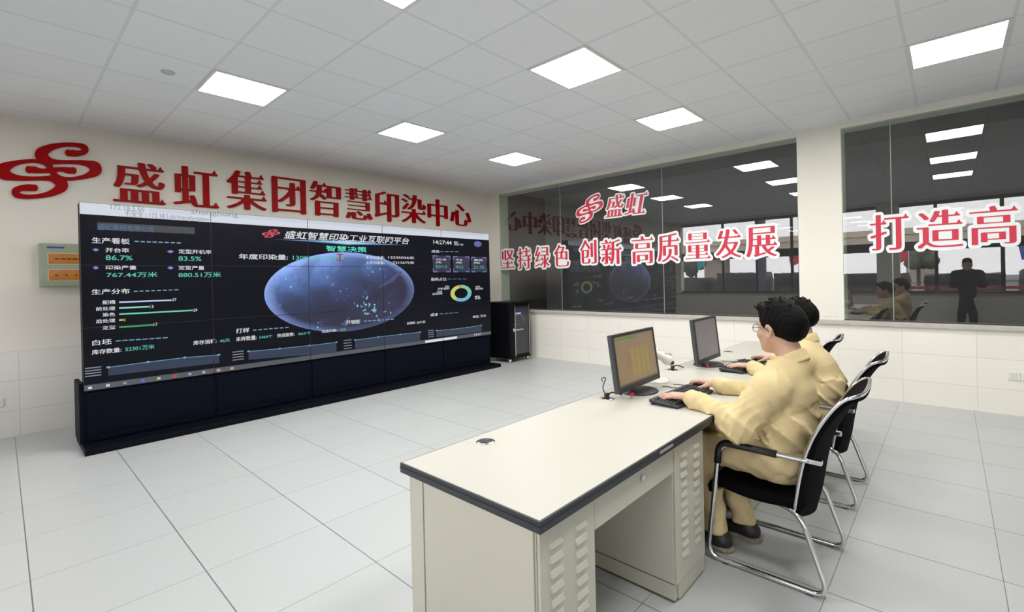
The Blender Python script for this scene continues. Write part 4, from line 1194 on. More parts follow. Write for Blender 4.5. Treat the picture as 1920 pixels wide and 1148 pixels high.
# cable bundles coming out of the desk grommets
def bundle(label, loc, dx):
    t = thing('cable_bundle', label, 'cables', loc)
    obj('power_lead', tubes(spline([(0, 0, .004), (.02, -.01, .030), (.07, -.02, .022), (.095, -.030, .010), (.112, -.034, .006)], 8), .0042, 7), M_rubber, t)
    obj('video_lead', tubes(spline([(.012, .008, .004), (-.01, .02, .06), (.02, .02, .11), (.05, .065, .10), (.10, .095, .07)], 8), .0030, 7), M_rubber, t)
    obj('plug', boxes((-.022, .006, -.012, .006, .006, .034)), M_rubber, t, bevel=.003)
bundle('black cables rising from the desk grommet left of the nearer monitor', (-.072, .046, DZ + .002), .19)
bundle('black cables rising from the desk grommet left of the farther monitor', (.93, .108, DZ + .002), .22)

# scanner on a round stand
M_white = mat('white_abs', (0.74, 0.73, 0.69), rough=0.30)
sc = thing('desk_scanner', 'white hand scanner head on a round-based stand between the two monitors', 'scanner', (.522, .050, DZ))
obj('base', lathe(bmesh.new(), [(.02, .0005), (.098, .0005), (.100, .006), (.085, .012), (.03, .018), (.012, .022)], (0, 0, 0), 36), M_white, sc, smooth=True)
obj('stem', tubes(smooth_path([(.005, .03, .015), (.0, .06, .10), (.005, .05, .185), (.030, -.02, .205)], .05), [.012] * 14 + [.016] * 2, 12), M_white, sc, smooth=True)
F = Field((-.10, -.22, .05), (.12, .10, .28), .006)
F.cap((-.03, .03, .200), (.012, -.055, .168), .024, .030, k=.01); F.ell((.022, -.085, .145), (.030, .040, .036), k=.015)
o = obj('scanner_head', _mesh(F, 2), M_white, sc, smooth=True)
obj('trigger_panel', boxes((.005, .020, -.085, -.045, .174, .192)), mat('scanner_grey', (.28, .28, .27), rough=.4), sc, bevel=.006)
obj('lens', boxes((.010, .036, -.128, -.105, .118, .140)), M_plastic, sc, bevel=.004)
obj('cable_end', boxes((-.040, -.022, .018, .034, .014, .030)), M_rubber, sc, bevel=.003)

# ================================================================== CHAIRS
M_mesh = mat('chair_black_fabric', (0.0030, 0.0022, 0.0030), rough=0.85, spec=.08, var=.25, vscale=80, bump=.25, bscale=400)
M_frame = mat('chair_chrome', (0.66, 0.67, 0.69), rough=0.12, metal=1.0, var=.02)
def chair(loc, rz, label):
    """front is +y; origin on the floor under the middle of the seat"""
    t = thing('visitor_chair', label, 'chair', loc, rz, 'black and chrome visitor chairs at the desk')
    # seat pad
    NX, NY = 12, 12; bm = bmesh.new(); top = []; bot = []
    for j in range(NY + 1):
        v = j / NY; y = -.225 + v * .455
        hw = .235 - .02 * v ** 4
        zt = .425 - .022 * math.sin(math.pi * min(1, v * 1.1)) - .05 * max(0, v - .85) / .15 * max(0, v - .85) / .15
        for i in range(NX + 1):
            u = i / NX * 2 - 1
            e = 1 - .25 * abs(u) ** 6
            x = u * hw
            rim = abs(u) ** 8
            top.append(bm.verts.new((x, y, zt - .018 * rim)))
            bot.append(bm.verts.new((x * .97, y * .97, zt - .072 + .02 * rim)))
    n = NX + 1
    for j in range(NY):
        for i in range(NX):
            a = j * n + i
            bm.faces.new((top[a], top[a + 1], top[a + n + 1], top[a + n])); bm.faces.new((bot[a], bot[a + n], bot[a + n + 1], bot[a + 1]))
    for i in range(NX):
        bm.faces.new((top[i], bot[i], bot[i + 1], top[i + 1])); a = NY * n + i; bm.faces.new((top[a], top[a + 1], bot[a + 1], bot[a]))
    for j in range(NY):
        a = j * n; bm.faces.new((top[a], top[a + n], bot[a + n], bot[a])); a += NX; bm.faces.new((top[a], bot[a], bot[a + n], top[a + n]))
    obj('seat', bm, M_mesh, t, smooth=True)
    # back shell
    prof = spline([(-.188, .335), (-.200, .42), (-.212, .52), (-.232, .62), (-.262, .72), (-.305, .80), (-.350, .865), (-.392, .905), (-.425, .918)], 3)if False else [(-.172, .298), (-.196, .40), (-.216, .52), (-.238, .62), (-.272, .72), (-.318, .81), (-.365, .88), (-.402, .915), (-.432, .925)]
    prof = spline([(0, a, b) for a, b in prof], 3)
    M_, NU = len(prof) - 1, 14
    fr = []; bk = []; bm = bmesh.new()
    for j, p in enumerate(prof):
        v = j / M_
        hw = .250 * (1 - .42 * max(0, (.16 - v) / .16) ** 2.2) * (1 - .16 * max(0, (v - .90) / .10) ** 2)
        tz = prof[min(j + 1, M_)] - prof[max(j - 1, 0)]; nrm = Vector((0, tz.z, -tz.y)).normalized()
        for i in range(NU + 1):
            u = i / NU * 2 - 1
            bow = -.040 * (1 - u * u) * (1 - .3 * v)
            q = Vector((u * hw, p.y, p.z)) + nrm * bow + Vector((0, 0, -.012 * u * u * v))
            fr.append(bm.verts.new(q + nrm * .008)); bk.append(bm.verts.new(q - nrm * .014))
    n = NU + 1
    for j in range(M_):
        for i in range(NU):
            a = j * n + i
            bm.faces.new((fr[a], fr[a + 1], fr[a + n + 1], fr[a + n])); bm.faces.new((bk[a], bk[a + n], bk[a + n + 1], bk[a + 1]))
    for i in range(NU):
        bm.faces.new((fr[i], bk[i], bk[i + 1], fr[i + 1])); a = M_ * n + i; bm.faces.new((fr[a], fr[a + 1], bk[a + 1], bk[a]))
    for j in range(M_):
        a = j * n; bm.faces.new((fr[a], fr[a + n], bk[a + n], bk[a])); a += NU; bm.faces.new((fr[a], bk[a], bk[a + n], fr[a + n]))
    edge = [fr[j * n].co.copy() for j in range(M_ + 1)] + [fr[M_ * n + i].co.copy() for i in range(1, NU + 1)] + [fr[j * n + NU].co.copy() for j in range(M_ - 1, -1, -1)] + [fr[i].co.copy() for i in range(NU - 1, 0, -1)]
    bk_ = obj('backrest', bm, M_mesh, t, smooth=True)
    obj('chrome_trim', tubes(edge + [edge[0]], .0085, 8), M_frame, bk_, smooth=True)
    for s in (-1, 1):
        x = s * .252
        path = [(s * .235, -.262, .615), (x, -.250, .605), (x, .130, .608), (x, .215, .022 + .0), (x, .212, .0125), (x, -.285, .0125), (s * .245, -.235, .345), (s * .19, -.10, .350)]
        path = [(s * .240, -.268, .612), (x, -.235, .606), (x, .150, .610), (x, .222, .013), (x, -.318, .013), (s * .238, -.205, .350), (s * .150, -.03, .352)]
        obj('side_frame', tubes(smooth_path(path, .075, 8), .0125, 12), M_frame, t, smooth=True)
        arm = smooth_path([(x, -.115, .609), (x, .150, .613), (x, .163, .505)], .075, 8)
        obj('arm_pad', tubes(arm, .0175, 12), mat('arm_pad_black', (.010, .010, .011), rough=.4), t, smooth=True)
        obj('arm_bracket', boxes((s * .252 - .016, s * .252 + .016, -.300, -.245, .600, .622)), M_frame, t, bevel=.004)
        for y in (.13, -.24): obj('glide', boxes((x - .010, x + .010, y - .014, y + .014, 0, .006)), M_rubber, t)
    obj('seat_rail', tubes([(-.16, .02, .347), (.16, .02, .347)], .011, 10), M_frame, t, smooth=True)
    return t
ch = chair((.283, -.700, 0), 0, 'black chair with chrome sled frame, holding the man with glasses in front')
dup(ch, (1.318, -.690, 0), 0, 'black chair with chrome sled frame, behind the farther man')
dup(ch, (2.242, -.312, 0), 0, 'empty black chrome-framed chair at the far end of the desk, mostly hidden')

# ================================================================== PEOPLE
M_skin = mat('skin', (0.58, 0.36, 0.27), rough=0.5, spec=.35, var=.06, vscale=25)
M_hair = mat('black_hair', (0.0022, 0.0018, 0.0018), rough=0.55, spec=.10, var=.3, vscale=60, bump=.5, bscale=220)
M_khaki = mat('khaki_cotton', (0.66, 0.53, 0.295), rough=0.85, spec=.15, var=.035, vscale=9, bump=.12, bscale=500)
M_trous = mat('khaki_trousers', (0.60, 0.475, 0.27), rough=0.85, spec=.15, var=.04, vscale=9, bump=.12, bscale=500)
M_shoe = mat('black_trainer', (0.012, 0.012, 0.013), rough=0.5)
M_eye = mat('dark_eye', (.02, .012, .01), rough=.15)
def creased(m, scale, dist, stretch=(1, 1, 1)):
    """soft creases in a cloth material"""
    nt = m.node_tree; b = nt.nodes['Principled BSDF']
    tc = nt.nodes.new('ShaderNodeTexCoord'); mp = nt.nodes.new('ShaderNodeMapping')
    mp.inputs['Scale'].default_value = stretch; mp.inputs['Rotation'].default_value = (.5, .35, .2)
    nt.links.new(tc.outputs['Object'], mp.inputs[0])
    n = nt.nodes.new('ShaderNodeTexNoise'); n.noise_type = 'RIDGED_MULTIFRACTAL'; n.inputs['Scale'].default_value = scale
    n.inputs['Detail'].default_value = 1.5; n.inputs['Roughness'].default_value = .35; n.inputs['Distortion'].default_value = .5
    nt.links.new(mp.outputs[0], n.inputs['Vector'])
    bp = nt.nodes.new('ShaderNodeBump'); bp.inputs['Strength'].default_value = 1.0; bp.inputs['Distance'].default_value = dist
    nt.links.new(n.outputs[0], bp.inputs['Height'])
    old = b.inputs['Normal'].links
    if old: nt.links.new(old[0].from_socket, bp.inputs['Normal'])
    nt.links.new(bp.outputs['Normal'], b.inputs['Normal'])
creased(M_khaki, 5.0, .006, (1.0, 1.6, .9)); creased(M_trous, 6.0, .006, (1, 1.2, .8))
def V3(*a): return np.array(a, float)
def unit(v): return v / np.linalg.norm(v)

def hand_prims(F, w, fwd, up, side, curl, spread=.10, k=.006, s=1.0):
    """w wrist, fwd towards the fingertips, up = back of the hand, side = towards the thumb"""
    w = V3(*w); f = unit(V3(*fwd)); u = V3(*up); u = unit(u - f * (u @ f)); t = V3(*side); t = unit(t - f * (t @ f) - u * (t @ u))
    F.cap(w - f * .022, w + f * .012, .0255 * s, .024 * s, k=.012)
    kn = []
    for i, off in enumerate((.029, .010, -.009, -.027)):
        kp = w + f * (.088, .092, .087, .078)[i] * s + t * off * s + u * (.004, .008, .006, .0)[i]
        F.cap(w + f * .015 + t * off * .55, kp, .0155 * s, .0118 * s, k=.010); kn.append((kp, off))
    for i, (kp, off) in enumerate(kn):
        L = (.042, .047, .044, .034)[i] * s
        d = unit(f + t * off * spread / .03 * .35); a = curl[i] if isinstance(curl, (list, tuple)) else curl
        p = kp
        for j, (fr, ba) in enumerate(((1, .45), (.66, 1.0), (.55, 1.45))):
            ang = a * ba
            q = p + (d * math.cos(ang) - u * math.sin(ang)) * L * fr
            r0, r1 = (.0098, .0090, .0082)[j] * s, (.0090, .0082, .0070)[j] * s
            F.cap(p, q, r0, r1, k=.0025); p = q
    b = w + f * .022 + t * .020 - u * .004
    m = b + (f * .55 + t * .62 - u * .30) * .048 * s; e = m + (f * .85 + t * .25 - u * .42) * .036 * s; tip = e + (f * .9 + t * .0 - u * .38) * .026 * s
    F.cap(b, m, .0150 * s, .0118 * s, k=.010); F.cap(m, e, .0112 * s, .0100 * s, k=.003); F.cap(e, tip, .0100 * s, .0078 * s, k=.003)

def head_axes(az, tilt, roll=0.0):
    f = V3(math.cos(az) * math.cos(tilt), math.sin(az) * math.cos(tilt), math.sin(tilt))
    l = V3(-math.sin(az), math.cos(az), 0); u = np.cross(f, l)
    l2 = l * math.cos(roll) + u * math.sin(roll); u2 = u * math.cos(roll) - l * math.sin(roll)
    return f, l2, u2

CHAIR_PROF = ([.30, .42, .52, .62, .72, .81, .88], [-.180, -.200, -.216, -.238, -.272, -.318, -.365])
def clip_back(F, P):
    """cloth is pressed flat by the seat and the backrest it touches"""
    if 'chair_y' not in P: return
    yb = P['chair_y'] + np.interp(F.Z, *CHAIR_PROF) + .013 - .030 * (1 - ((F.X - P['hip'][0]) / .25) ** 2).clip(0, 1)
    F.d = np.where(F.Z < .88, np.maximum(F.d, yb - F.Y), F.d)
    F.d = np.where((F.Y < P['chair_y'] + .215) & (F.Z < .5) & (F.Z > .33), np.maximum(F.d, .428 - F.Z), F.d)
    F.d = np.where((F.Y > -.549) & (F.Z > .68), np.maximum(F.d, .7625 - F.Z), F.d)

def person(name, label, P, group=None):
    """P: joints in metres, world coordinates"""
    root = thing(name, label, 'person', (P['hip'][0], P['hip'][1], 0), 0, group)
    off = Vector((-P['hip'][0], -P['hip'][1], 0))
    def put(nm, parts, m, par=root, it=2):
        o = field_obj(nm, parts, m, None, it); o.parent = par
        if par is root: o.location = off
        return o
    f, l, u = P['axes']; hc = V3(*P['head']); R = np.stack([f, l, u], 1)
    hs = P.get('hs', 1.0)
    def L(a, b, c): return hc + f * a + l * b + u * c
    def grow(F):
        V, Q = F.mesh(); return hc + (V - hc) * hs, Q
    nb = V3(*P['neck'])
    # ---- body: head, neck, trunk, limbs, hands
    hd = Field(hc - .19, hc + .19, .0042)
    hd.ell(L(-.012, 0, .030), (.098, .077, .088), R, k=.01)
    hd.ell(L(.030, 0, -.030), (.064, .062, .080), R, k=.03)
    hd.ell(L(.030, 0, -.070), (.055, .050, .040), R, k=.025)
    hd.ell(L(.066, 0, -.096), (.024, .026, .018), R, k=.02)
    for s in (1, -1):
        hd.ell(L(.052, s * .042, -.028), (.030, .024, .022), R, k=.02)          # cheek
        hd.cap(L(.000, s * .056, -.045), L(.045, s * .036, -.090), .022, .018, k=.02)  # jaw line
        hd.cap(L(.086, s * .012, .020), L(.074, s * .045, .020), .009, .008, k=.014)  # brow
        hd.ell(L(.090, s * .030, .001), (.016, .017, .011), R, k=.006, op='cut')
    hd.cap(L(.090, 0, .010), L(.109, 0, -.026), .0085, .0125, k=.012)
    for s in (1, -1): hd.ell(L(.098, s * .012, -.031), (.010, .008, .007), R, k=.006)
    hd.cap(L(.090, -.019, -.056), L(.090, .019, -.056), .0065, k=.006)
    hd.cap(L(.087, -.015, -.067), L(.087, .015, -.067), .0070, k=.006)
    for s in (1, -1):
        e = L(-.010, s * .078, -.010)
        Re = np.stack([unit(f * .95 + l * s * -.3), unit(l * s + f * .3 * 1), u], 1)
        hd.ell(e, (.019, .010, .032), R, k=.008)
        hd.ell(e + l * s * .007 - f * .0 + u * .002, (.010, .006, .019), R, k=.004, op='cut')
        hd.ell(e - u * .026 + f * .004, (.010, .008, .010), R, k=.008)
    hd.cap(L(-.022, 0, -.055), nb, .054, .058, k=.02)
    tr = Field(np.min([P[k] for k in ('hip', 'neck', 'sl', 'sr', 'el', 'er', 'wl', 'wr', 'kl', 'kr', 'al', 'ar')], 0) - .2, np.max([P[k] for k in ('hip', 'neck', 'sl', 'sr', 'el', 'er', 'wl', 'wr', 'kl', 'kr', 'al', 'ar')], 0) + .2, .016)
    tr.cap(P['hip'], P['waist'], .105, .095, k=.04, sx=1.35); tr.cap(P['waist'], P['chest'], .095, .105, k=.04, sx=1.35)
    tr.cap(P['chest'], nb, .10, .05, k=.04)
    tr.cap(P['sl'], P['sr'], .050, k=.04)
    for a, b, c in (('sl', 'el', 'wl'), ('sr', 'er', 'wr')):
        tr.cap(P[a], P[b], .048, .040, k=.02); tr.cap(P[b], P[c], .040, .026, k=.015)
    for s, a, b in ((-1, 'kl', 'al'), (1, 'kr', 'ar')):
        h0 = V3(*P['hip']) + V3(s * .095, .02, -.01)
        tr.cap(h0, P[a], .075, .056, k=.03); tr.cap(P[a], P[b], .054, .036, k=.02)
    clip_back(tr, P)
    fields = [tr, grow(hd)]
    if 'hands' in P:
        for w, fw_, up_, sd, curl in P['hands']:
            w = V3(*w)
            hf = Field(w - .15, w + .17, .0040)
            hand_prims(hf, w, fw_, up_, sd, curl)
            if w[2] < 1: hf.d = np.maximum(hf.d, .7645 - hf.Z)
            fields.append(hf)
    put('body', fields, M_skin, it=1)
    # ---- eyes
    L0 = L
    def L(a, b, c): return hc + (f * a + l * b + u * c) * hs
    for s in (1, -1):
        c = L(.079, s * .030, .001)
        bm = bmesh.new(); bmesh.ops.create_uvsphere(bm, u_segments=12, v_segments=8, radius=.0115, matrix=Matrix.Translation(c))
        o = obj('eye', bm, mat('eye_white', (.7, .68, .64), rough=.2), root, smooth=True); o.location = off
        bm = bmesh.new(); bmesh.ops.create_uvsphere(bm, u_segments=12, v_segments=8, radius=.0062, matrix=Matrix.Translation(c + f * .0068))
        obj('iris', bm, M_eye, o, smooth=True)
        o = obj('eyebrow', tubes(spline([L(.096, s * .012, .020), L(.093, s * .030, .025), L(.078, s * .050, .019)], 4), .0042, 6), M_hair, root, smooth=True); o.location = off
    # ---- hair
    L = L0
    hr = Field(hc - .19, hc + .19, .0042)
    hr.ell(L(-.016, 0, .036), (.104, .083, .095), R, k=0)
    hr.ell(L(-.002, 0, .085), (.090, .070, .050), R, k=.025)
    hr.ell(L(-.080, 0, .014), (.052, .068, .072), R, k=.03)
    rng = random.Random(P.get('seed', 3))
    for i in range(70):
        th = rng.uniform(0, 2 * math.pi); rr = math.sqrt(rng.uniform(0, 1))
        a, b = -.010 + .095 * rr * math.cos(th), .074 * rr * math.sin(th)
        c = .036 + .096 * math.sqrt(max(.02, 1 - (a + .016) ** 2 / .0125 - b * b / .0082)) + .004
        base = L(a * .92, b * .92, c - .018); lean = .024 if a > .02 else .006
        hr.cap(base, L(a + lean + rng.uniform(-.008, .008), b * 1.08 + rng.uniform(-.012, .012), c + rng.uniform(.004, .015)), .014, .0035, k=.006)
    Q = np.stack([hr.X - hc[0], hr.Y - hc[1], hr.Z - hc[2]], -1)
    A, B, Cc = Q @ f, Q @ l, Q @ u
    line = np.interp(A, [-.15, -.085, -.055, -.030, -.012, .004, .022, .034, .060, .078, .11], [-.078, -.074, -.060, -.034, .000, .012, -.006, .014, .054, .068, .085])
    ear = np.sqrt(((A + .008) / 1.0) ** 2 + ((Cc + .010) / 1.45) ** 2) - .023
    hr.d = np.maximum(hr.d, (line - Cc) * .75)
    hr.d = np.maximum(hr.d, np.where(np.abs(B) > .060, -ear, -1))
    st = np.sin(A * 210 + 9 * np.sin(B * 60) + B * 150) * np.sin(Cc * 120 + B * 90)
    hr.d += st * .0016
    put('hair', [grow(hr)], M_hair, it=1)
    def L(a, b, c): return hc + (f * a + l * b + u * c) * hs
    # ---- spectacles
    if P.get('glasses'):
        g = thing('spectacles', None, None); g.parent = root; g.location = off
        mt = mat('spectacle_frame', (.05, .04, .035), rough=.3, metal=.6)
        for s in (1, -1):
            ring = [L(.104 - .006 * abs(math.cos(k * .3927)), s * (.033 + .025 * math.cos(k * .3927)), .000 + .019 * math.sin(k * .3927)) for k in range(17)]
            o = obj('rim', tubes(ring, .0016, 6), mt, g)
            me = bpy.data.meshes.new('lens'); me.from_pydata([tuple(p) for p in ring[:-1]], [], [tuple(range(16))])
            obj('lens', me, glass_mat('spectacle_lens', (.93, .97, .96), 1.9) if 'spectacle_lens' not in bpy.data.materials else bpy.data.materials['spectacle_lens'], g)
            obj('temple', tubes(spline([L(.100, s * .060, .004), L(.05, s * .074, .006), L(.0, s * .085, .004), L(-.022, s * .084, -.012)], 5), .0020, 6), mt, g)
        obj('bridge', tubes(spline([L(.104, -.010, .003), L(.110, 0, .006), L(.104, .010, .003)], 4), .0016, 6), mt, g)
    # ---- trousers
    keys = ('hip', 'kl', 'kr', 'al', 'ar')
    tf = Field(np.min([P[k] for k in keys], 0) - .2, np.max([P[k] for k in keys], 0) + .2, .011)
    tf.cap(V3(*P['hip']) + V3(-.07, 0, .0), V3(*P['hip']) + V3(.07, 0, .0), .132, k=.03)
    tf.cap(P['hip'], P['waist'], .120, .110, k=.04, sx=1.3)
    for s, a, b in ((-1, 'kl', 'al'), (1, 'kr', 'ar')):
        h0 = V3(*P['hip']) + V3(s * .095, .03, -.015)
        tf.cap(h0, P[a], .098, .074, k=.035)
        aa = V3(*P[b]); tf.cap(P[a], aa, .073, .060, k=.02); tf.cap(aa, aa - V3(0, 0, .05), .060, .064, k=.01)
    w = np.sin(tf.Y * 62 + tf.Z * 40 + 2.2 * np.sin(tf.X * 26)) * .0035 + np.sin(tf.Z * 70 - tf.Y * 45 + 3 * np.sin(tf.X * 18 + 1)) * .003
    tf.d += w
    hem = P.get('hem', .085)
    tf.d = np.maximum(tf.d, hem - tf.Z)
    tf.d = np.maximum(tf.d, tf.Z - (P['waist'][2] - .01))
    clip_back(tf, P)
    put('trousers', [tf], P.get('m_trousers', M_trous))
    # ---- shoes
    for s, a in ((-1, 'al'), (1, 'ar')):
        A_ = V3(*P[a]); y = V3(*P.get('toe', (0, 1, 0)))
        c = V3(A_[0], A_[1], 0)
        sf = Field(c - V3(.2, .2, .02), c + V3(.2, .26, .16), .006)
        sf.cap(c - y * .045 + V3(0, 0, .048), c + y * .125 + V3(0, 0, .032), .042, .034, k=.0); sf.cap(c + V3(0, 0, .05) - y * .02, c + V3(0, 0, .105) - y * .015, .042, .041, k=.03)
        sf.d = np.maximum(sf.d, .012 - sf.Z)
        o = put('shoe', [sf], M_shoe, it=1)
        so = Field(c - V3(.2, .2, .02), c + V3(.2, .26, .16), .006)
        so.cap(c - y * .048 + V3(0, 0, .02), c + y * .132 + V3(0, 0, .02), .050, .040, k=0)
        so.d = np.maximum(np.maximum(so.d, so.Z - .026), .0005 - so.Z)
        put('sole', [so], P.get('m_sole', mat('speckled_sole', (.22, .19, .14), rough=.7, var=.95, vscale=45)), o, it=1)
    # ---- jacket
    keys = ('hip', 'neck', 'sl', 'sr', 'el', 'er', 'wl', 'wr')
    jf = Field(np.min([P[k] for k in keys], 0) - .2, np.max([P[k] for k in keys], 0) + .2, P.get('res', .0078))
    e0 = V3(*P['hip']) + V3(*P.get('hem_off', (0, .0, -.03)))
    jf.cap(e0, P['waist'], .140, .128, k=.03, sx=1.38)
    jf.cap(P['waist'], P['chest'], .128, .130, k=.05, sx=1.42)
    jf.cap(P['chest'], V3(*P['chest']) * .40 + nb * .60, .128, .074, k=.05, sx=1.15)
    jf.cap(P['sl'], P['sr'], .070, k=.06)
    jf.cap(V3(*P['sl']) * .75 + nb * .25, nb, .066, .060, k=.05); jf.cap(V3(*P['sr']) * .75 + nb * .25, nb, .066, .060, k=.05)
    for a, b, c in (('sl', 'el', 'wl'), ('sr', 'er', 'wr')):
        jf.cap(P[a], P[b], .082, .072, k=.035)
        ww = V3(*P[c]); ee = V3(*P[b]); d = unit(ww - ee)
        jf.cap(ee, ww - d * .045, .072, .049, k=.03); jf.cap(ww - d * .05, ww - d * .012, .047, .044, k=.006)
    jf.cap(nb - V3(0, 0, .02), L(-.020, 0, -.05), .050, .050, k=.0, op='cut')
    # folds: gathered at the elbows and drawn across the back and waist
    X, Y, Z = jf.X, jf.Y, jf.Z
    def ridge(ph): return (1 - np.abs(np.sin(ph))) ** 2.2
    fold = np.zeros_like(X)
    for b, c, a in (('el', 'wl', 'sl'), ('er', 'wr', 'sr')):
        ee = V3(*P[b]); aa = V3(*P[a]); cc = V3(*P[c]); d1 = unit(cc - ee); d0 = unit(ee - aa)
        r2 = (X - ee[0]) ** 2 + (Y - ee[1]) ** 2 + (Z - ee[2]) ** 2
        s_ = (X - ee[0]) * d1[0] + (Y - ee[1]) * d1[1] + (Z - ee[2]) * d1[2]
        fold -= .0150 * np.exp(-r2 / .020) * ridge(s_ * 62 + 1.6 * np.sin(X * 24 + Z * 15) + (Z - ee[2]) * 26)
        r2 = (X - cc[0]) ** 2 + (Y - cc[1]) ** 2 + (Z - cc[2]) ** 2
        fold -= .0070 * np.exp(-r2 / .016) * ridge(s_ * 85 + 2 * np.sin(X * 35))
        u_ = (X - aa[0]) * d0[0] + (Y - aa[1]) * d0[1] + (Z - aa[2]) * d0[2]
        r2 = (X - aa[0]) ** 2 + (Y - aa[1]) ** 2 + (Z - aa[2]) ** 2
        fold += .0035 * np.exp(-r2 / .03) * np.exp(-((u_ - .055 + .25 * (Y - aa[1])) / .006) ** 2)          # armhole seam
        fold -= .0085 * np.exp(-r2 / .022) * ridge(u_ * 30 + (Y - aa[1]) * 48 + 1.5 * np.sin(X * 20))
    wz = V3(*P['waist']); ct = V3(*P['chest'])
    fold -= .0190 * np.exp(-(Z - wz[2] + .03) ** 2 / .012) * ridge(Z * 27 + 1.5 * np.sin(X * 9 + Y * 7) - Y * 20 + X * 13)
    fold -= .0120 * np.exp(-(Z - wz[2] - .05) ** 2 / .03) * ridge(Z * 15 - X * 17 - Y * 24 + 1.6 * np.sin(Z * 12))
    fold += .0030 * np.exp(-((Z - ct[2] + .045 + .25 * np.abs(X - ct[0])) / .0055) ** 2) * (Y < ct[1] + .02)      # yoke seam across the back
    ring = np.sqrt((X - nb[0]) ** 2 + (Y - nb[1]) ** 2 + (Z - nb[2]) ** 2)
    jf.d += fold * np.clip((ring - .09) / .1, 0, 1)
    jf.d = np.maximum(jf.d, P.get('jacket_hem', .43) - jf.Z)
    clip_back(jf, P)
    jk = put('jacket', [jf], P.get('m_jacket', M_khaki), it=1)
    # collar: leaning ring round the neck, open in front
    cf = Field(nb - .16, nb + .16, .0055)
    up = unit(L(-.02, 0, -.05) - nb); fr = unit(f - up * (f @ up)); lf = np.cross(up, fr)
    N = 22
    for k in range(N):
        a0 = math.radians(28 + 304 * k / N); a1 = math.radians(28 + 304 * (k + 1) / N)
        for h_, r_ in ((-.010, .071), (.012, .068), (.030, .064)):
            dr = .016 * max(0, math.cos((a0 + a1) / 2))
            q = [nb + up * (h_ - .016 * math.cos(a) + (.006 if math.cos(a) < 0 else 0)) + (fr * math.cos(a) * 1.05 + lf * math.sin(a)) * (r_ + dr) for a in (a0, a1)]
            cf.cap(q[0], q[1], .0095, k=.012)
    cl = put('collar', [cf], P.get('m_jacket', M_khaki), jk, it=1)
    for s in (1, -1):
        ww = V3(*P['wl' if s < 0 else 'wr']); ee = V3(*P['el' if s < 0 else 'er']); d = unit(ww - ee)
        a = ww - d * .060; pts = []
        n1 = unit(np.cross(d, V3(0, 0, 1))); n2 = np.cross(d, n1)
        obj('cuff', tubes([a, a + d * .004, ww - d * .014, ww - d * .010], [.0495, .0505, .0470, .0440], 20), P.get('m_jacket', M_khaki), jk, smooth=True)
    return root

man1 = dict(chair_y=-.700, hip=(.285, -.785, .535), waist=(.285, -.800, .70), chest=(.280, -.795, .865), neck=(.283, -.835, 1.005), sl=(.095, -.765, .895), sr=(.470, -.735, .905),
            el=(.020, -.645, .715), er=(.545, -.600, .730), wl=(.045, -.395, .812), wr=(.425, -.405, .815), kl=(.165, -.415, .525), kr=(.385, -.400, .525),
            al=(.150, -.475, .115), ar=(.345, -.560, .115), hs=1.11, head=(.292, -.772, 1.176), axes=head_axes(math.radians(62), math.radians(-3)), glasses=True,
            hands=[((.045, -.390, .814), (-.10, 1, -.06), (0, .12, 1), (1, 0, -.25), .42), ((.422, -.398, .818), (.30, 1, -.06), (0.1, .1, 1), (-1, .3, -.4), (.30, .26, .30, .36))])
person('person', 'seated man with black hair and glasses in khaki work clothes, hands on keyboard and mouse', man1, 'seated men in khaki work clothes')
man2 = dict(chair_y=-.690, hip=(1.318, -.770, .535), waist=(1.315, -.775, .69), chest=(1.305, -.715, .835), neck=(1.303, -.690, .975), sl=(1.115, -.680, .865), sr=(1.490, -.650, .875),
            el=(1.040, -.560, .710), er=(1.585, -.560, .715), wl=(1.135, -.385, .812), wr=(1.560, -.425, .815), kl=(1.205, -.40, .525), kr=(1.425, -.39, .525),
            al=(1.200, -.46, .115), ar=(1.425, -.50, .115), hs=1.05, head=(1.312, -.636, 1.145), axes=head_axes(math.radians(76), math.radians(-6)),
            hands=[((1.135, -.380, .814), (-.05, 1, -.06), (0, .12, 1), (1, 0, -.25), .42), ((1.556, -.418, .818), (.30, 1, -.06), (0.1, .1, 1), (-1, .3, -.4), (.30, .26, .30, .36))])
person('person', 'seated black-haired man in khaki work clothes at the farther monitor, half hidden', man2, 'seated men in khaki work clothes')

# ================================================================== WINDOWS BEHIND THE CAMERA AND THE YARD THEY LOOK ON
wl = pane_window(3, OX - .006, W1[0] + .002, W1[1] - .002, [])
wr = pane_window(4, OX - .006, W2[0] + .002, W2[1] - .002, [])
for w, (a, b), ms_ in ((wl, W1, (.9, 1.95, 2.9, 3.9)), (wr, W2, (-4.6, -3.5, -2.35, -1.2))):
    bb = boxes((OX - .16, OX - .10, a + .01, b - .01, 1.96, 2.19), (OX - .16, OX - .10, a + .01, b - .01, TOP - .09, TOP - .002), (OX - .16, OX - .10, a + .01, b - .01, SILL + .057, SILL + .12))
    obj('transom', bb, M_mull, w)
    for y in ms_: obj('mullion', boxes((OX - .155, OX - .105, y - .035, y + .035, SILL + .12, TOP - .09)), M_mull, w)
def yard(name, label, cat, bm, m, loc=(0, 0, 0), group=None):
    o = obj(name, bm, m); o.location = loc; tag(o, label, cat, group); return o
g = obj('yard_ground', boxes((-160, OX - .26, -160, 160, -.2, -.1)), mat('yard_asphalt', (.16, .16, .16), rough=.9)); g['kind'] = 'structure'
cp = thing('canopy', 'brown open beam frame over the yard outside, seen reflected in the glass', 'canopy', (-8.5, 0, 0))
M_con = mat('brown_concrete', (.36, .29, .24), rough=.8, var=.15, vscale=2)
obj('rear_beam', boxes((-1.2, -1.0, -16, 16, 4.1, 4.4)), M_con, cp)
obj('edge_beam', boxes((.8, 1.2, -16, 16, 3.62, 4.1)), M_con, cp)
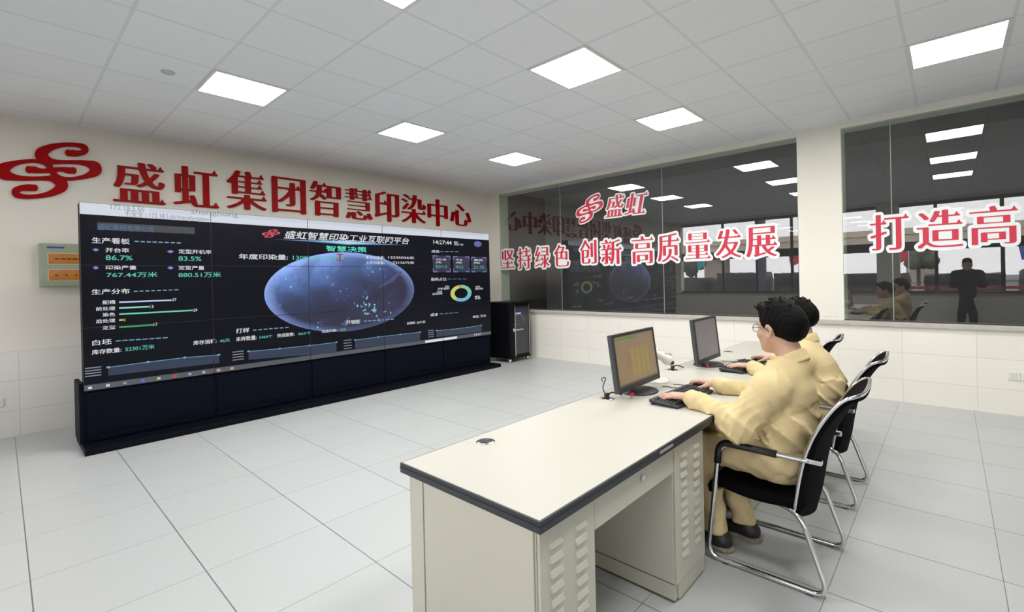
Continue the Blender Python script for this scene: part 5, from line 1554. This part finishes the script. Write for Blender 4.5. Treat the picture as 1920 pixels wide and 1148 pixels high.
for y in (-14.1, -5.1, 3.9, 13.0): obj('post', boxes((-.12, .12, y - .12, y + .12, -.1, 4.1)), mat('post_blue_grey', (.07, .08, .11), rough=.6), cp)
for y in (-10, -5.5, -1.6, 1.2, 5.3, 10): obj('girder', boxes((-1.0, .8, y - .1, y + .1, 3.8, 4.1)), M_con, cp)
for k in range(12):
    y = -13 + 2.0 * k + random.uniform(-.2, .2); hgt = random.uniform(1.28, 1.52)
    y = -13 + 2.25 * k
    t = thing('covered_pallet', 'dark sheeted pallet in the row outside the rear windows', 'pallet', (-9.5 - random.uniform(0, .5), y, -.1), 0, 'dark sheeted pallets in the yard')
    obj('pallet_deck', boxes((-.6, .6, -.85, .85, 0, .14)), mat('pallet_wood', (.22, .14, .08), rough=.9), t)
    bm = boxes((-.65, .65, -.93, .93, .14, hgt + .1)); bmesh.ops.subdivide_edges(bm, edges=bm.edges, cuts=5, use_grid_fill=True)
    for v in bm.verts: v.co += Vector((random.uniform(-.03, .03), random.uniform(-.03, .03), random.uniform(-.05, .05) if v.co.z > .3 else 0))
    obj('dark_sheet', bm, mat('dark_sheet', (.028, .028, .034), rough=.6, var=.3), t, smooth=True)
yard('red_barrier', 'long red rail in front of the dark pallets, seen reflected in the right window', 'barrier', boxes((-8.05, -8.0, -14, -.3, .88, .97)), mat('rail_red', (.30, .01, .015), rough=.5))
vd = thing('viaduct', 'pale concrete road viaduct beyond the yard, seen reflected in the glass', 'viaduct', (-75, 0, 0))
M_via = mat('viaduct_concrete', (.60, .50, .40), rough=.9, var=.06, vscale=.1)
obj('deck', boxes((-6, 6, -150, 150, 5.2, 6.3)), M_via, vd)
obj('parapet', boxes((5.8, 6.2, -150, 150, 6.3, 7.1)), M_via, vd)
for k in range(9): obj('pier', boxes((-2, 2, -112 + 28 * k, -109 + 28 * k, -.1, 5.2)), M_via, vd)
M_leaf = mat('tree_green', (.055, .08, .045), rough=.9, var=.4, vscale=.8)
for k in range(13):
    y = -66 + 11 * k + random.uniform(-3, 3); s = random.uniform(1.5, 2.1)
    t = thing('tree', 'small round green tree along the road beyond the yard', 'tree', (-52 + random.uniform(-3, 3), y, -.1), 0, 'trees along the road')
    bm = bmesh.new()
    for q in range(7):
        bmesh.ops.create_icosphere(bm, subdivisions=2, radius=s * random.uniform(.38, .6), matrix=Matrix.Translation((random.uniform(-.5, .5) * s, random.uniform(-.7, .7) * s, 2.4 + random.uniform(-.5, .6) * s)))
    for v in bm.verts: v.co += Vector((random.uniform(-.12, .12), random.uniform(-.12, .12), random.uniform(-.12, .12))) * s * .5
    obj('crown', bm, M_leaf, t); obj('trunk', tubes([(0, 0, 0), (0, 0, 2.4)], .16, 8), mat('bark', (.08, .06, .05), rough=.9), t)
for k, (y, c) in enumerate(((-14, 'red'), (-10.4, 'teal'), (-7.0, 'red'), (-3.5, 'blue'), (0.5, 'red'), (5, 'red'), (10, 'teal'))):
    t = thing('flag', '%s flag on a pole beyond the yard, one of a row seen reflected' % c, 'flag', (-34, y * 1.6, -.1), 0, 'flags beyond the yard')
    obj('pole', tubes([(0, 0, 0), (0, 0, 3.6)], .03, 6), M_steel, t)
    bm = bmesh.new(); n = 6; a = [bm.verts.new((.05 * math.sin(i * 1.3), .15 * i, 3.55 - .10 * i)) for i in range(n)]; b = [bm.verts.new((.05 * math.sin(i * 1.3 + .5), .12 * i, 2.4 - .06 * i)) for i in range(n)]
    for i in range(n - 1): bm.faces.new((a[i], a[i + 1], b[i + 1], b[i]))
    obj('cloth', bm, mat('flag_' + c, {'red': (.55, .02, .05), 'teal': (.02, .30, .32), 'blue': (.03, .08, .35)}[c], rough=.7), t, smooth=True)
# the photographer, seen only as a dark reflection
pht = dict(hip=(-2.98, -1.72, .93), waist=(-2.97, -1.72, 1.08), chest=(-2.95, -1.72, 1.28), neck=(-2.91, -1.72, 1.43), sl=(-2.93, -1.53, 1.36), sr=(-2.93, -1.91, 1.36),
           el=(-2.78, -1.50, 1.14), er=(-2.78, -1.94, 1.14), wl=(-2.66, -1.60, 1.36), wr=(-2.66, -1.80, 1.36), kl=(-2.96, -1.80, .50), kr=(-2.96, -1.62, .50),
           al=(-3.02, -1.82, .115), ar=(-3.02, -1.60, .115), head=(-2.88, -1.72, 1.565), axes=head_axes(0, math.radians(-10)), toe=(1, 0, 0), jacket_hem=.86, hem=.06,
           m_jacket=mat('black_coat', (.012, .012, .014), rough=.8), m_trousers=mat('dark_trousers', (.014, .014, .018), rough=.8), m_sole=M_rubber, res=.014)
person('person', 'standing photographer in dark clothes behind the camera, seen only reflected in the right window', pht)
